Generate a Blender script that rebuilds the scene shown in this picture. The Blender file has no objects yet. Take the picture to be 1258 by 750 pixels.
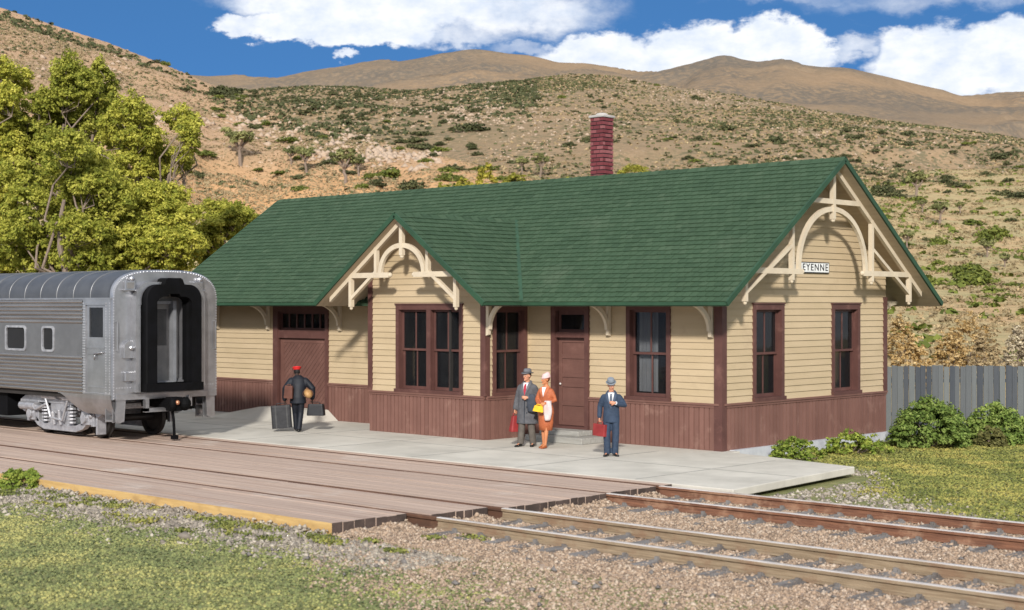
import bpy, math, random
import numpy as np
from mathutils import Vector, Matrix

random.seed(7)
RNG = np.random.default_rng(11)
SC = bpy.context.scene
COL = SC.collection

# ---------------------------------------------------------------- camera
CAM = np.array([20.02, -28.292, 3.3])
YAW = 46.883
FPX = 1871.0
FW = np.array([-math.cos(math.radians(YAW)), math.sin(math.radians(YAW)), 0.0])
RT = np.array([math.sin(math.radians(YAW)), math.cos(math.radians(YAW)), 0.0])
cd = bpy.data.cameras.new('camera')
cam = bpy.data.objects.new('camera', cd)
COL.objects.link(cam)
SC.camera = cam
cam.location = CAM
cam.rotation_euler = (math.radians(90), 0, math.atan2(FW[1], FW[0]) - math.pi / 2)
cd.sensor_width = 36.0
cd.lens = FPX / 1258 * 36
cd.clip_start = 0.5
cd.clip_end = 30000
cd.dof.use_dof = True
cd.dof.focus_distance = 45.0
cd.dof.aperture_fstop = 1.9

# ---------------------------------------------------------------- world, sun, exposure
SUN_DIR = Vector((0.64, -0.77, 0.0)).normalized()
SUN_EL = math.radians(25)
SUN_AZ = math.atan2(SUN_DIR.x, SUN_DIR.y)          # clockwise from +y
SUN_STRENGTH = 3.9
SKY_STRENGTH = 0.13
SC.view_settings.view_transform = 'Standard'
SC.view_settings.look = 'None'
SC.view_settings.exposure = 0.37
SC.view_settings.gamma = 1.0
SC.view_settings.use_curve_mapping = False

w = bpy.data.worlds.new('World')
SC.world = w
w.use_nodes = True
NT = w.node_tree
NT.nodes.clear()


class NG:
    """tiny helper for building node graphs"""
    def __init__(self, nt):
        self.nt = nt

    def n(self, t, **kw):
        x = self.nt.nodes.new(t)
        for k, v in kw.items():
            setattr(x, k, v)
        return x

    def put(self, sock, v):
        if v is None:
            return
        if hasattr(v, 'is_output'):
            self.nt.links.new(v, sock)
        else:
            sock.default_value = v

    def m(self, op, a, b=None, c=None, clamp=False):
        x = self.n('ShaderNodeMath', operation=op, use_clamp=clamp)
        for i, v in enumerate((a, b, c)):
            self.put(x.inputs[i], v)
        return x.outputs[0]

    def vm(self, op, a, b=None):
        x = self.n('ShaderNodeVectorMath', operation=op)
        self.put(x.inputs[0], a)
        self.put(x.inputs[1], b)
        return x.outputs[0]

    def mix(self, fac, a, b, blend='MIX'):
        x = self.n('ShaderNodeMix', data_type='RGBA', blend_type=blend)
        self.put(x.inputs[0], fac)
        self.put(x.inputs[6], a if hasattr(a, 'is_output') else (*a[:3], 1))
        self.put(x.inputs[7], b if hasattr(b, 'is_output') else (*b[:3], 1))
        return x.outputs[2]

    def noise(self, vec, scale, detail=4, rough=.55, dist=0):
        x = self.n('ShaderNodeTexNoise')
        self.put(x.inputs['Vector'], vec)
        x.inputs['Scale'].default_value = scale
        x.inputs['Detail'].default_value = detail
        x.inputs['Roughness'].default_value = rough
        x.inputs['Distortion'].default_value = dist
        return x.outputs[0]

    def ss(self, v, a, b):
        x = self.n('ShaderNodeMapRange', interpolation_type='SMOOTHSTEP')
        self.put(x.inputs[0], v)
        x.inputs[1].default_value = a
        x.inputs[2].default_value = b
        return x.outputs[0]

    def ramp(self, fac, stops):
        x = self.n('ShaderNodeValToRGB')
        e = x.color_ramp.elements
        while len(e) < len(stops):
            e.new(0.5)
        for el, (p, c) in zip(e, stops):
            el.position = p
            el.color = (*c[:3], 1)
        self.put(x.inputs[0], fac)
        return x.outputs[0]

    def comb(self, x_, y_, z_):
        x = self.n('ShaderNodeCombineXYZ')
        for i, v in enumerate((x_, y_, z_)):
            self.put(x.inputs[i], v)
        return x.outputs[0]

    def sep(self, v):
        x = self.n('ShaderNodeSeparateXYZ')
        self.put(x.inputs[0], v)
        return x.outputs


g = NG(NT)
out = g.n('ShaderNodeOutputWorld')
bg = g.n('ShaderNodeBackground')
NT.links.new(bg.outputs[0], out.inputs[0])
tc = g.n('ShaderNodeTexCoord')
D = tc.outputs['Generated']
dx, dy, dz = g.sep(D)
sky = g.n('ShaderNodeTexSky', sky_type='NISHITA')
sky.sun_disc = False
sky.sun_elevation = SUN_EL
sky.sun_rotation = SUN_AZ
sky.altitude = 1800
sky.air_density = 0.75
sky.dust_density = 0.1
sky.ozone_density = 5.0
# thin clear mountain air: take the colour from a little higher up the dome
lift = g.vm('NORMALIZE', g.comb(dx, dy, g.m('ADD', g.m('MULTIPLY', dz, 1.0), 0.42)))
g.put(sky.inputs['Vector'] if 'Vector' in sky.inputs else sky.inputs[0], lift)
# cloud cover laid out by compass bearing and elevation
cF = g.m('ADD', g.m('MULTIPLY', dx, float(FW[0])), g.m('MULTIPLY', dy, float(FW[1])))
cR = g.m('ADD', g.m('MULTIPLY', dx, float(RT[0])), g.m('MULTIPLY', dy, float(RT[1])))
az = g.m('ARCTAN2', cR, cF)
el = g.m('ARCSINE', dz)
P0 = g.comb(g.m('MULTIPLY', az, 1.0), g.m('MULTIPLY', el, 1.7), 0.0)
warp = g.m('SUBTRACT', g.noise(P0, 22, 5, .6), .5)
warp2 = g.m('SUBTRACT', g.noise(g.vm('ADD', P0, (3.1, 1.7, 0)), 26, 6, .62), .5)
azw = g.m('ADD', az, g.m('MULTIPLY', warp, .05))
elw = g.m('ADD', el, g.m('MULTIPLY', warp2, .035))


def blob(px, py, rx, ry, soft, amp=1.0):
    a = g.m('DIVIDE', g.m('SUBTRACT', azw, (px - 629) / 1871.), rx / 1871.)
    b = g.m('DIVIDE', g.m('SUBTRACT', elw, (375 - py) / 1871.), ry / 1871.)
    r2 = g.m('SQRT', g.m('ADD', g.m('MULTIPLY', a, a), g.m('MULTIPLY', b, b)))
    return g.m('MULTIPLY', g.ss(r2, 1.0 + soft, 1.0 - soft), amp)


cl = None
for a in ((470, 14, 200, 30, .35, .85), (420, 40, 130, 20, .3, .95), (620, 20, 130, 32, .6, .72), (310, 42, 40, 12, .35, .8), (432, 74, 20, 8, .4, .75), (560, 48, 90, 14, .6, .6),
          (730, 72, 70, 26, .35, .95), (850, 70, 62, 36, .25, 1), (900, 82, 90, 32, .3, 1), (945, 62, 52, 32, .25, 1), (975, 84, 60, 24, .3, .95),
          (800, 85, 90, 22, .35, .95), (1150, 92, 85, 44, .3, 1), (1225, 78, 90, 38, .3, 1), (1110, 66, 45, 20, .4, .8), (1040, 72, 40, 16, .6, .6),
          (1290, 95, 120, 55, .3, 1), (1160, 14, 200, 18, .8, .45), (980, 6, 110, 12, .8, .4), (650, 62, 60, 8, .6, .45),
          (1500, 60, 160, 60, .4, 1), (1800, 90, 170, 50, .4, 1), (-250, 20, 170, 40, .5, .8), (-500, 90, 150, 40, .5, .9)):
    b_ = blob(*a)
    cl = b_ if cl is None else g.m('MAXIMUM', cl, b_)
wisp = g.ss(g.noise(g.comb(g.m('MULTIPLY', az, 1.0), g.m('MULTIPLY', el, 3.0), .5), 9, 7, .62, .4), .48, .74)
wisp = g.m('MULTIPLY', wisp, g.m('MULTIPLY', g.ss(az, -.16, .12), .34))
cl = g.m('MAXIMUM', cl, wisp)
# broken cloud added in the unseen sky behind the viewer and overhead, as white fill
behind = g.m('MAXIMUM', g.ss(g.m('ABSOLUTE', az), .75, 1.5), g.ss(el, .35, .7))
brk = g.ss(g.noise(D, 2.6, 7, .6), .36, .52)
cl = g.m('MAXIMUM', cl, g.m('MULTIPLY', behind, g.m('MULTIPLY', brk, .95)))
tex = g.noise(P0, 60, 6, .6)
cov = g.ss(g.m('MULTIPLY', cl, g.m('ADD', .62, g.m('MULTIPLY', tex, .75))), .16, .86)
shade = g.noise(g.vm('ADD', P0, (0.0, .012, 5.0)), 34, 5, .6)
ccol = g.ramp(shade, [(.3, (.70, .78, .90)), (.62, (1.0, 1.0, 1.0))])
blue = g.mix(1.0, sky.outputs[0], (0.80, 1.20, 1.22), 'MULTIPLY')
ccol = g.mix(1.0, ccol, (6.2, 6.3, 6.5), 'MULTIPLY')
colr = g.mix(cov, blue, ccol)
NT.links.new(colr, bg.inputs[0])
bg.inputs[1].default_value = SKY_STRENGTH

sd = bpy.data.lights.new('sun', 'SUN')
sd.energy = SUN_STRENGTH
sd.angle = math.radians(4)
sd.color = (1.0, 0.96, 0.90)
so = bpy.data.objects.new('sun', sd)
COL.objects.link(so)
sv = Vector((SUN_DIR.x * math.cos(SUN_EL), SUN_DIR.y * math.cos(SUN_EL), math.sin(SUN_EL)))
so.rotation_euler = sv.to_track_quat('Z', 'Y').to_euler()
so.location = (0, -30, 40)

# ---------------------------------------------------------------- object helpers
BASE = {}


def thing(name, label, cat, loc=(0, 0, 0), group=None):
    o = bpy.data.objects.new(name, None)
    o.empty_display_size = .3
    COL.objects.link(o)
    o.location = loc
    BASE[o.name] = np.array(loc, float)
    o['label'] = label
    o['category'] = cat
    if group:
        o['group'] = group
    return o


def tag(o, label, cat, group=None):
    o['label'] = label
    o['category'] = cat
    if group:
        o['group'] = group
    return o


class MB:
    def __init__(self, xf=None):
        self.v, self.f, self.mi, self.t = [], [], [], []
        self.xf = xf

    def add(self, verts, faces, mi=0, t=None):
        b = len(self.v)
        if self.xf is not None:
            verts = [tuple(self.xf @ Vector(p)) for p in verts]
        self.v += [tuple(map(float, p)) for p in verts]
        for fc in faces:
            self.f.append(tuple(b + i for i in fc))
            self.mi.append(mi)
            self.t.append(random.random() if t is None else t)
        return self

    def box(self, a, b, mi=0, t=None, P=None):
        (x0, y0, z0), (x1, y1, z1) = a, b
        vs = [(x0, y0, z0), (x1, y0, z0), (x1, y1, z0), (x0, y1, z0), (x0, y0, z1), (x1, y0, z1), (x1, y1, z1), (x0, y1, z1)]
        if P:
            vs = [P(*q) for q in vs]
        t = random.random() if t is None else t
        return self.add(vs, [(0, 3, 2, 1), (4, 5, 6, 7), (0, 1, 5, 4), (1, 2, 6, 5), (2, 3, 7, 6), (3, 0, 4, 7)], mi, t)

    def bar(self, a, b, w, h, mi=0, up=(0, 0, 1), t=None):
        """square bar from a to b, w across, h along up"""
        a, b = Vector(a), Vector(b)
        d = (b - a).normalized()
        s = d.cross(Vector(up))
        if s.length < 1e-4:
            s = d.cross(Vector((1, 0, 0)))
        s.normalize()
        u = s.cross(d).normalized()
        vs = []
        for p in (a, b):
            for i, j in ((-1, -1), (1, -1), (1, 1), (-1, 1)):
                vs.append(p + s * (i * w / 2) + u * (j * h / 2))
        t = random.random() if t is None else t
        return self.add(vs, [(3, 2, 1, 0), (4, 5, 6, 7), (0, 1, 5, 4), (1, 2, 6, 5), (2, 3, 7, 6), (3, 0, 4, 7)], mi, t)

    def ribbon(self, pts, wd, P, c0, c1, mi=0):
        """band of width wd along the 2-D polyline pts, thick from c0 to c1; P(a, b, c) -> world"""
        n = len(pts)
        L, R = [], []
        for i in range(n):
            p0 = np.array(pts[max(i - 1, 0)], float)
            p1 = np.array(pts[min(i + 1, n - 1)], float)
            d = p1 - p0
            d /= np.linalg.norm(d) + 1e-9
            nn = np.array([-d[1], d[0]]) * wd / 2
            L.append(np.array(pts[i]) + nn)
            R.append(np.array(pts[i]) - nn)
        vs = []
        for i in range(n):
            vs += [P(*L[i], c0), P(*R[i], c0), P(*R[i], c1), P(*L[i], c1)]
        fs = [(0, 1, 2, 3), tuple(4 * (n - 1) + k for k in (3, 2, 1, 0))]
        for i in range(n - 1):
            a, b = 4 * i, 4 * i + 4
            for k in range(4):
                k2 = (k + 1) % 4
                fs.append((a + k, b + k, b + k2, a + k2))
        return self.add(vs, fs, mi, random.random())

    def prism(self, poly, P, c0, c1, mi=0, t=None):
        n = len(poly)
        vs = [P(a, b, c0) for a, b in poly] + [P(a, b, c1) for a, b in poly]
        fs = [tuple(range(n - 1, -1, -1)), tuple(range(n, 2 * n))]
        for i in range(n):
            j = (i + 1) % n
            fs.append((i, j, n + j, n + i))
        t = random.random() if t is None else t
        return self.add(vs, fs, mi, t)

    def loft(self, rings, mi=0, caps=True, closed=True, t=None):
        n = len(rings[0])
        vs = [p for r in rings for p in r]
        fs = []
        for i in range(len(rings) - 1):
            for k in range(n if closed else n - 1):
                k2 = (k + 1) % n
                fs.append((i * n + k, i * n + k2, (i + 1) * n + k2, (i + 1) * n + k))
        if caps:
            fs.append(tuple(range(n - 1, -1, -1)))
            fs.append(tuple((len(rings) - 1) * n + k for k in range(n)))
        t = random.random() if t is None else t
        return self.add(vs, fs, mi, t)

    def tube(self, pts, rad, n=8, mi=0, round_ends=False, flat=1.0, side=None, t=None):
        pts = [Vector(p) for p in pts]
        if not hasattr(rad, '__len__'):
            rad = [rad] * len(pts)
        if round_ends:
            d0 = (pts[0] - pts[1]).normalized()
            d1 = (pts[-1] - pts[-2]).normalized()
            r0, r1 = rad[0], rad[-1]
            pts = [pts[0] + d0 * r0 * .98, pts[0] + d0 * r0 * .7] + pts + [pts[-1] + d1 * r1 * .7, pts[-1] + d1 * r1 * .98]
            rad = [r0 * .2, r0 * .71] + list(rad) + [r1 * .71, r1 * .2]
        rings = []
        ref = Vector(side) if side else None
        for i, p in enumerate(pts):
            d = (pts[min(i + 1, len(pts) - 1)] - pts[max(i - 1, 0)]).normalized()
            if ref is None:
                ref = d.orthogonal().normalized()
            s = (ref - d * ref.dot(d))
            if s.length < 1e-5:
                s = d.orthogonal()
            s.normalize()
            if side is None:
                ref = s
            u = d.cross(s)
            rings.append([p + s * (rad[i] * math.cos(2 * math.pi * k / n)) + u * (rad[i] * flat * math.sin(2 * math.pi * k / n)) for k in range(n)])
        return self.loft(rings, mi, t=t)

    def ell(self, c, r, n=12, m=8, mi=0, t=None):
        rings = []
        for i in range(m + 1):
            a = -math.pi / 2 + math.pi * i / m
            a = max(min(a, math.pi / 2 - .05), -math.pi / 2 + .05)
            rings.append([(c[0] + r[0] * math.cos(a) * math.cos(2 * math.pi * k / n), c[1] + r[1] * math.cos(a) * math.sin(2 * math.pi * k / n), c[2] + r[2] * math.sin(a)) for k in range(n)])
        return self.loft(rings, mi, t=t)

    def stack(self, secs, n=16, mi=0, t=None):
        """horizontal ellipses (x, y, z, a, b) joined upward"""
        rings = [[(x + a * math.cos(2 * math.pi * k / n), y + b * math.sin(2 * math.pi * k / n), z) for k in range(n)] for x, y, z, a, b in secs]
        return self.loft(rings, mi, t=t)

    def build(self, name, mats, parent=None, smooth=False, remesh=0, bevel=0):
        base = np.zeros(3)
        if parent is not None:
            base = BASE[parent.name]
        me = bpy.data.meshes.new(name)
        me.from_pydata([tuple(np.array(p) - base) for p in self.v], [], self.f)
        for m in (mats if isinstance(mats, (list, tuple)) else [mats]):
            me.materials.append(m)
        me.polygons.foreach_set('material_index', self.mi)
        at = me.attributes.new('tint', 'FLOAT', 'FACE')
        at.data.foreach_set('value', self.t)
        if smooth:
            me.polygons.foreach_set('use_smooth', [True] * len(me.polygons))
        me.update()
        o = bpy.data.objects.new(name, me)
        COL.objects.link(o)
        if remesh:
            md = o.modifiers.new('remesh', 'REMESH')
            md.mode = 'VOXEL'
            md.voxel_size = remesh
            md.use_smooth_shade = True
            m2 = o.modifiers.new('smooth', 'SMOOTH')
            m2.iterations = 3
            m2.factor = .5
            dg = bpy.context.evaluated_depsgraph_get()
            nm = bpy.data.meshes.new_from_object(o.evaluated_get(dg))
            o.modifiers.clear()
            o.data = nm
            nm.polygons.foreach_set('use_smooth', [True] * len(nm.polygons))
            if not nm.materials:
                nm.materials.append(mats if not isinstance(mats, (list, tuple)) else mats[0])
        if bevel:
            md = o.modifiers.new('bevel', 'BEVEL')
            md.width = bevel
            md.segments = 2
            md.limit_method = 'ANGLE'
        if parent is not None:
            o.parent = parent
            BASE[o.name] = base
        return o


def np_mesh(name, V, F, mats, tint=None, parent=None, loc=None, smooth=False):
    """fast mesh from arrays; F is (n, k) with k = 3 or 4"""
    me = bpy.data.meshes.new(name)
    n, k = F.shape
    me.vertices.add(len(V))
    me.vertices.foreach_set('co', np.ascontiguousarray(V, np.float32).ravel())
    me.loops.add(n * k)
    me.loops.foreach_set('vertex_index', np.ascontiguousarray(F, np.int32).ravel())
    me.polygons.add(n)
    me.polygons.foreach_set('loop_start', np.arange(0, n * k, k, dtype=np.int32))
    me.polygons.foreach_set('loop_total', np.full(n, k, np.int32))
    for m in (mats if isinstance(mats, (list, tuple)) else [mats]):
        me.materials.append(m)
    if tint is not None:
        at = me.attributes.new('tint', 'FLOAT', 'FACE')
        at.data.foreach_set('value', np.ascontiguousarray(tint, np.float32))
    if smooth:
        me.polygons.foreach_set('use_smooth', np.ones(n, bool))
    me.update(calc_edges=True)
    me.validate()
    o = bpy.data.objects.new(name, me)
    COL.objects.link(o)
    if parent is not None:
        o.parent = parent
    if loc is not None:
        o.location = loc
    return o


# ---------------------------------------------------------------- materials
def mat(name, c, c2=None, rough=.75, metal=0.0, vscale=2.0, stretch=(1, 1, 1), bump=0.0, bscale=30.0, spec=.3, tint=None, tintamt=.0, dirt=None, dscale=.8, detail=5, trans=0.0, dirt_at=(.55, .75)):
    m = bpy.data.materials.new(name)
    m.use_nodes = True
    nt = m.node_tree
    h = NG(nt)
    b = nt.nodes['Principled BSDF']
    co = h.n('ShaderNodeTexCoord').outputs['Object']
    mp = h.n('ShaderNodeMapping')
    mp.inputs['Scale'].default_value = stretch
    h.put(mp.inputs[0], co)
    vec = mp.outputs[0]
    c2 = c2 or tuple(x * .8 for x in c)
    nz = h.noise(vec, vscale, detail, .6)
    col = h.mix(h.ss(nz, .32, .68), c2, c)
    if tint:
        at = h.n('ShaderNodeAttribute', attribute_name='tint').outputs['Fac']
        col = h.mix(.65 if tintamt == 0 else tintamt, col, h.ramp(at, tint))
    if dirt:
        dn = h.noise(co, dscale, 6, .65)
        col = h.mix(h.m('MULTIPLY', h.ss(dn, *dirt_at), .6), col, dirt)
    nt.links.new(col, b.inputs['Base Color'])
    b.inputs['Roughness'].default_value = rough
    b.inputs['Metallic'].default_value = metal
    b.inputs['Specular IOR Level'].default_value = spec
    if bump:
        bn = h.n('ShaderNodeBump')
        bn.inputs['Strength'].default_value = bump
        bn.inputs['Distance'].default_value = .02
        h.put(bn.inputs['Height'], h.noise(vec, bscale, 4, .6))
        nt.links.new(bn.outputs[0], b.inputs['Normal'])
    if trans:
        tr = h.n('ShaderNodeBsdfTranslucent')
        nt.links.new(col, tr.inputs[0])
        mx = h.n('ShaderNodeMixShader')
        mx.inputs[0].default_value = trans
        nt.links.new(b.outputs[0], mx.inputs[1])
        nt.links.new(tr.outputs[0], mx.inputs[2])
        nt.links.new(mx.outputs[0], nt.nodes['Material Output'].inputs[0])
    return m


M = {}
M['cream'] = mat('cream siding paint', (.46, .352, .225), (.41, .315, .195), .7, bump=.12, bscale=60, stretch=(1, 1, 3), vscale=1.2, tint=[(0, (.40, .31, .185)), (1, (.50, .395, .25))], tintamt=.4, dirt=(.36, .27, .17), dscale=1.3)
M['trimcream'] = mat('cream trim paint', (.58, .49, .36), (.50, .42, .31), .6, bump=.1, dirt=(.4, .31, .2), dscale=3)
M['soffit'] = mat('soffit paint', (.42, .335, .23), (.37, .29, .20), .75, bump=.15, stretch=(1, 6, 1))
M['brown'] = mat('brown wainscot paint', (.180, .094, .074), (.145, .073, .057), .65, bump=.2, bscale=50, tint=[(0, (.135, .063, .049)), (1, (.205, .10, .078))], tintamt=.5, dirt=(.27, .16, .125), dscale=1.6, dirt_at=(.54, .70))
M['darkbrown'] = mat('brown trim paint', (.105, .047, .039), (.082, .036, .030), .55, bump=.1, dirt=(.2, .1, .08), dscale=2.5)
M['doorbrown'] = mat('door brown paint', (.145, .070, .055), (.118, .056, .044), .6, bump=.1, dirt=(.2, .1, .08), dscale=2)
M['roofgreen'] = mat('green shingles', (.046, .082, .045), (.037, .066, .036), .85, spec=.15, bump=.4, bscale=45, vscale=1.1, tint=[(0, (.028, .054, .030)), (.5, (.045, .081, .045)), (1, (.070, .108, .064))], tintamt=.6, dirt=(.082, .115, .072), dscale=.7)
M['edgegreen'] = mat('green roof edge paint', (.026, .070, .036), (.020, .052, .027), .6)
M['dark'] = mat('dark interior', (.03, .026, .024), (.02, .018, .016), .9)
M['concrete'] = mat('platform concrete', (.56, .525, .455), (.47, .44, .38), .85, bump=.25, bscale=25, vscale=.7, dirt=(.33, .31, .265), dscale=.6, dirt_at=(.45, .75), spec=.2)
M['foundation'] = mat('foundation concrete', (.5, .51, .53), (.38, .39, .42), .85, bump=.4, bscale=14)
M['brick'] = mat('chimney brick', (.26, .045, .045), (.2, .035, .035), .8, bump=.4, tint=[(0, (.095, .022, .026)), (.6, (.145, .034, .040)), (1, (.26, .105, .105))], tintamt=.85)
M['mortar'] = mat('chimney mortar', (.055, .03, .032), None, .9, bump=.3)
M['chalk'] = mat('chimney cap', (.42, .39, .36), (.30, .28, .26), .9, bump=.5)
M['wood'] = mat('crossing planks', (.505, .39, .315), (.29, .205, .16), .85, stretch=(.10, 9, 1), vscale=1.6, detail=10, bump=.5, bscale=8, tint=[(0, (.37, .275, .225)), (.6, (.46, .345, .28)), (1, (.54, .40, .31))], tintamt=.35, dirt=(.56, .50, .44), dscale=.5, spec=.15)
M['rawwood'] = mat('raw edge timber', (.58, .39, .16), (.46, .29, .11), .8, stretch=(.4, 3, 5), vscale=3, bump=.4, dirt=(.3, .18, .08), dscale=2)
M['endgrain'] = mat('dark plank ends', (.085, .06, .05), (.04, .03, .025), .95, bump=.6, bscale=20)
M['rustrail'] = mat('rusty rail', (.225, .105, .060), (.12, .055, .034), .85, stretch=(.5, 4, 9), vscale=4, bump=.35, dirt=(.36, .22, .14), dscale=2.2, dirt_at=(.48, .66))
M['tanrail'] = mat('dusty rail', (.31, .235, .155), (.20, .145, .09), .85, stretch=(.5, 4, 9), vscale=4, bump=.35, dirt=(.20, .11, .065), dscale=2.2, dirt_at=(.48, .66))
M['groove'] = mat('rust brown groove rail', (.115, .055, .032), (.07, .035, .022), .85, stretch=(.4, 5, 5), dirt=(.28, .16, .09), dscale=1.0)
M['railtop'] = mat('worn rail head', (.62, .58, .55), (.45, .40, .36), .5, metal=.25, stretch=(.3, 4, 4), vscale=4, dirt=(.2, .14, .1), dscale=2.0)
M['tie'] = mat('weathered crosstie', (.21, .195, .185), (.11, .095, .085), .95, bump=.5, stretch=(3, .6, 1))
M['fence'] = mat('weathered fence boards', (.165, .17, .175), (.115, .12, .125), .9, stretch=(9, 9, .5), vscale=3, bump=.5, bscale=12, tint=[(0, (.030, .037, .048)), (.5, (.068, .073, .080)), (1, (.135, .145, .140))], tintamt=.8)
M['silver'] = mat('silver train paint', (.43, .43, .445), (.34, .34, .35), .30, metal=.8, vscale=3, bump=.04, spec=.5, dirt=(.3, .29, .28), dscale=1.2)
M['flute'] = mat('stainless fluting', (.40, .375, .35), (.31, .29, .27), .26, metal=.9, vscale=1.5, stretch=(.3, 1, 6), spec=.5)
M['rivet'] = mat('bright rivet heads', (.58, .58, .60), None, .3, metal=.5)
M['silverband'] = mat('dull grey window band', (.23, .23, .235), (.2, .2, .205), .45, metal=.7, vscale=3)
M['silverroof'] = mat('grey coach roof', (.13, .135, .145), (.10, .105, .115), .42, metal=.6, vscale=2, dirt=(.2, .2, .2))
M['black'] = mat('black rubber and iron', (.005, .005, .006), (.003, .003, .003), .7, spec=.08)
M['steel'] = mat('cast silver bogie', (.52, .52, .54), (.34, .34, .36), .45, metal=.6, vscale=6, bump=.2, dirt=(.12, .11, .10), dscale=3)
M['wheel'] = mat('dark wheel steel', (.07, .062, .058), (.04, .036, .033), .5, metal=.6)
M['greydoor'] = mat('grey end door', (.22, .21, .20), (.16, .155, .15), .5, metal=.3)
M['copper'] = mat('copper fitting', (.6, .28, .16), None, .4, metal=.7)
M['white'] = mat('sign white', (.72, .72, .70), (.66, .66, .64), .6)
M['ink'] = mat('sign black', (.015, .015, .016), None, .6)

mg = bpy.data.materials.new('window glass')
mg.use_nodes = True
_b = mg.node_tree.nodes['Principled BSDF']
_b.inputs['Base Color'].default_value = (.015, .016, .018, 1)
_b.inputs['Roughness'].default_value = .04
_b.inputs['Specular IOR Level'].default_value = .38
_b.inputs['Alpha'].default_value = .40
_h = NG(mg.node_tree)
_bn = _h.n('ShaderNodeBump')
_bn.inputs['Strength'].default_value = .05
_h.put(_bn.inputs['Height'], _h.noise(_h.n('ShaderNodeTexCoord').outputs['Object'], 2.0, 2))
mg.node_tree.links.new(_bn.outputs[0], _b.inputs['Normal'])
M['glass'] = mg

# ---------------------------------------------------------------- terrain
_lat = RNG.random((256, 256))


def vnoise(x, y):
    xi, yi = np.floor(x).astype(int), np.floor(y).astype(int)
    fx, fy = x - xi, y - yi
    fx, fy = fx * fx * (3 - 2 * fx), fy * fy * (3 - 2 * fy)
    a, b = _lat[xi % 256, yi % 256], _lat[(xi + 1) % 256, yi % 256]
    c, d = _lat[xi % 256, (yi + 1) % 256], _lat[(xi + 1) % 256, (yi + 1) % 256]
    return (a * (1 - fx) + b * fx) * (1 - fy) + (c * (1 - fx) + d * fx) * fy - .5


def fbm(x, y, oct=5, lac=2.03, gain=.5):
    s, a = 0, 1.0
    for i in range(oct):
        s = s + a * vnoise(x + 17.3 * i, y - 9.1 * i)
        x, y, a = x * lac, y * lac, a * gain
    return s


def pos(px, d):
    """ground plan position of a bearing (as a picture column) at a depth along the view"""
    u = (np.asarray(px, float) - 629) / FPX
    d = np.asarray(d, float)
    return CAM[0] + d * (FW[0] + RT[0] * u), CAM[1] + d * (FW[1] + RT[1] * u)


GZ = -0.22
_gd = [0, 46, 60, 80, 130, 220, 300, 420, 600, 1200, 6000]
_gz = [GZ, GZ, -.1, .45, 3.3, 12.0, 24.0, 40, 52, 60, 60]


def zground(px, d):
    x, y = pos(px, d)
    z = np.interp(d, _gd, _gz)
    k = np.clip((np.asarray(d) - 50) / 150, 0, 1)
    return z + k * (2.2 * fbm(x / 40, y / 40, 4) + .7 * fbm(x / 7, y / 7, 3))


LH = np.array([(-1800, -300, 900), (-900, -190, 750), (-400, -90, 640), (0, 10, 560), (60, 30, 555), (150, 59, 540), (200, 77, 530), (245, 96, 515), (290, 113, 495), (330, 128, 470), (430, 166, 410), (500, 182, 380), (560, 197, 350), (640, 217, 325), (720, 236, 310), (800, 262, 300), (900, 300, 290)], float)
MH = np.array([(-1800, 150, 1100), (-300, 118, 1000), (150, 108, 950), (270, 105, 900), (370, 101, 900), (500, 105, 850), (560, 97, 820), (640, 90, 800), (700, 85, 800), (760, 87, 780), (800, 95, 760), (850, 104, 740), (900, 112, 720), (1000, 130, 680), (1050, 138, 660), (1150, 152, 620), (1258, 166, 600), (1400, 185, 580), (1700, 205, 560), (3000, 220, 560)], float) + np.array([0, 6.0, 0])
FM = np.array([(-2500, 160, 3600), (-600, 110, 3600), (150, 92, 3600), (245, 88, 3600), (290, 86, 3600), (350, 91, 3500), (420, 84, 3400), (470, 74, 3350), (490, 71, 3300), (540, 63, 3300), (580, 55, 3300), (640, 62, 3300), (690, 75, 3300), (750, 83, 3300), (800, 85, 3200), (835, 82, 3100), (870, 75, 3000), (890, 69, 3000), (920, 78, 3000), (935, 78, 3000), (965, 74, 2950), (1000, 85, 2900), (1040, 85, 2900), (1080, 95, 2900), (1130, 107, 2900), (1180, 118, 2900), (1258, 115, 3000), (1400, 105, 3100), (1800, 130, 3200), (3500, 170, 3300)], float)


def smooth_interp(px, T, col):
    a = np.interp(px, T[:, 0], T[:, col])
    for o in (-9, 9):
        a = a + np.interp(np.asarray(px) + o, T[:, 0], T[:, col])
    return a / 3


def hill_z(px, d, T, foot, power, rough, rs):
    """height of a hill whose crest line is T and whose foot starts at depth foot"""
    px, d = np.asarray(px, float), np.asarray(d, float)
    cy, cdp = smooth_interp(px, T, 1), smooth_interp(px, T, 2)
    crest = 3.3 + (375 - cy) / FPX * cdp
    zf = np.interp(foot, _gd, _gz) - 1.0
    t = (d - foot) / (cdp - foot)
    tt = np.clip(t, 0, 1)
    prof = tt ** power
    z = zf + (crest - zf) * prof
    back = np.clip(d - cdp, 0, None)
    z = z - back * .35 - np.clip(-t, 0, None) * 40
    x, y = pos(px, d)
    env = np.clip(tt * 3, 0, 1) * np.clip(1.12 - tt, .10, 1)
    ridge = 1 - 2 * np.abs(fbm(x / (rs * 1.0), y / (rs * 1.0), 5))
    return z + env * rough * (fbm(x / rs, y / rs, 6) * 1.5 + (ridge - .6) * 1.1)


HL = lambda px, d: hill_z(px, d, LH, 262 + 16 * np.sin(np.asarray(px) / 37.) + 9 * np.sin(np.asarray(px) / 13. + 1), 1.05, 7, 60)
HM = lambda px, d: hill_z(px, d, MH, 380, .95, 13, 110)
HF = lambda px, d: hill_z(px, d, FM, 1500, .9, 85, 420)


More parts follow.
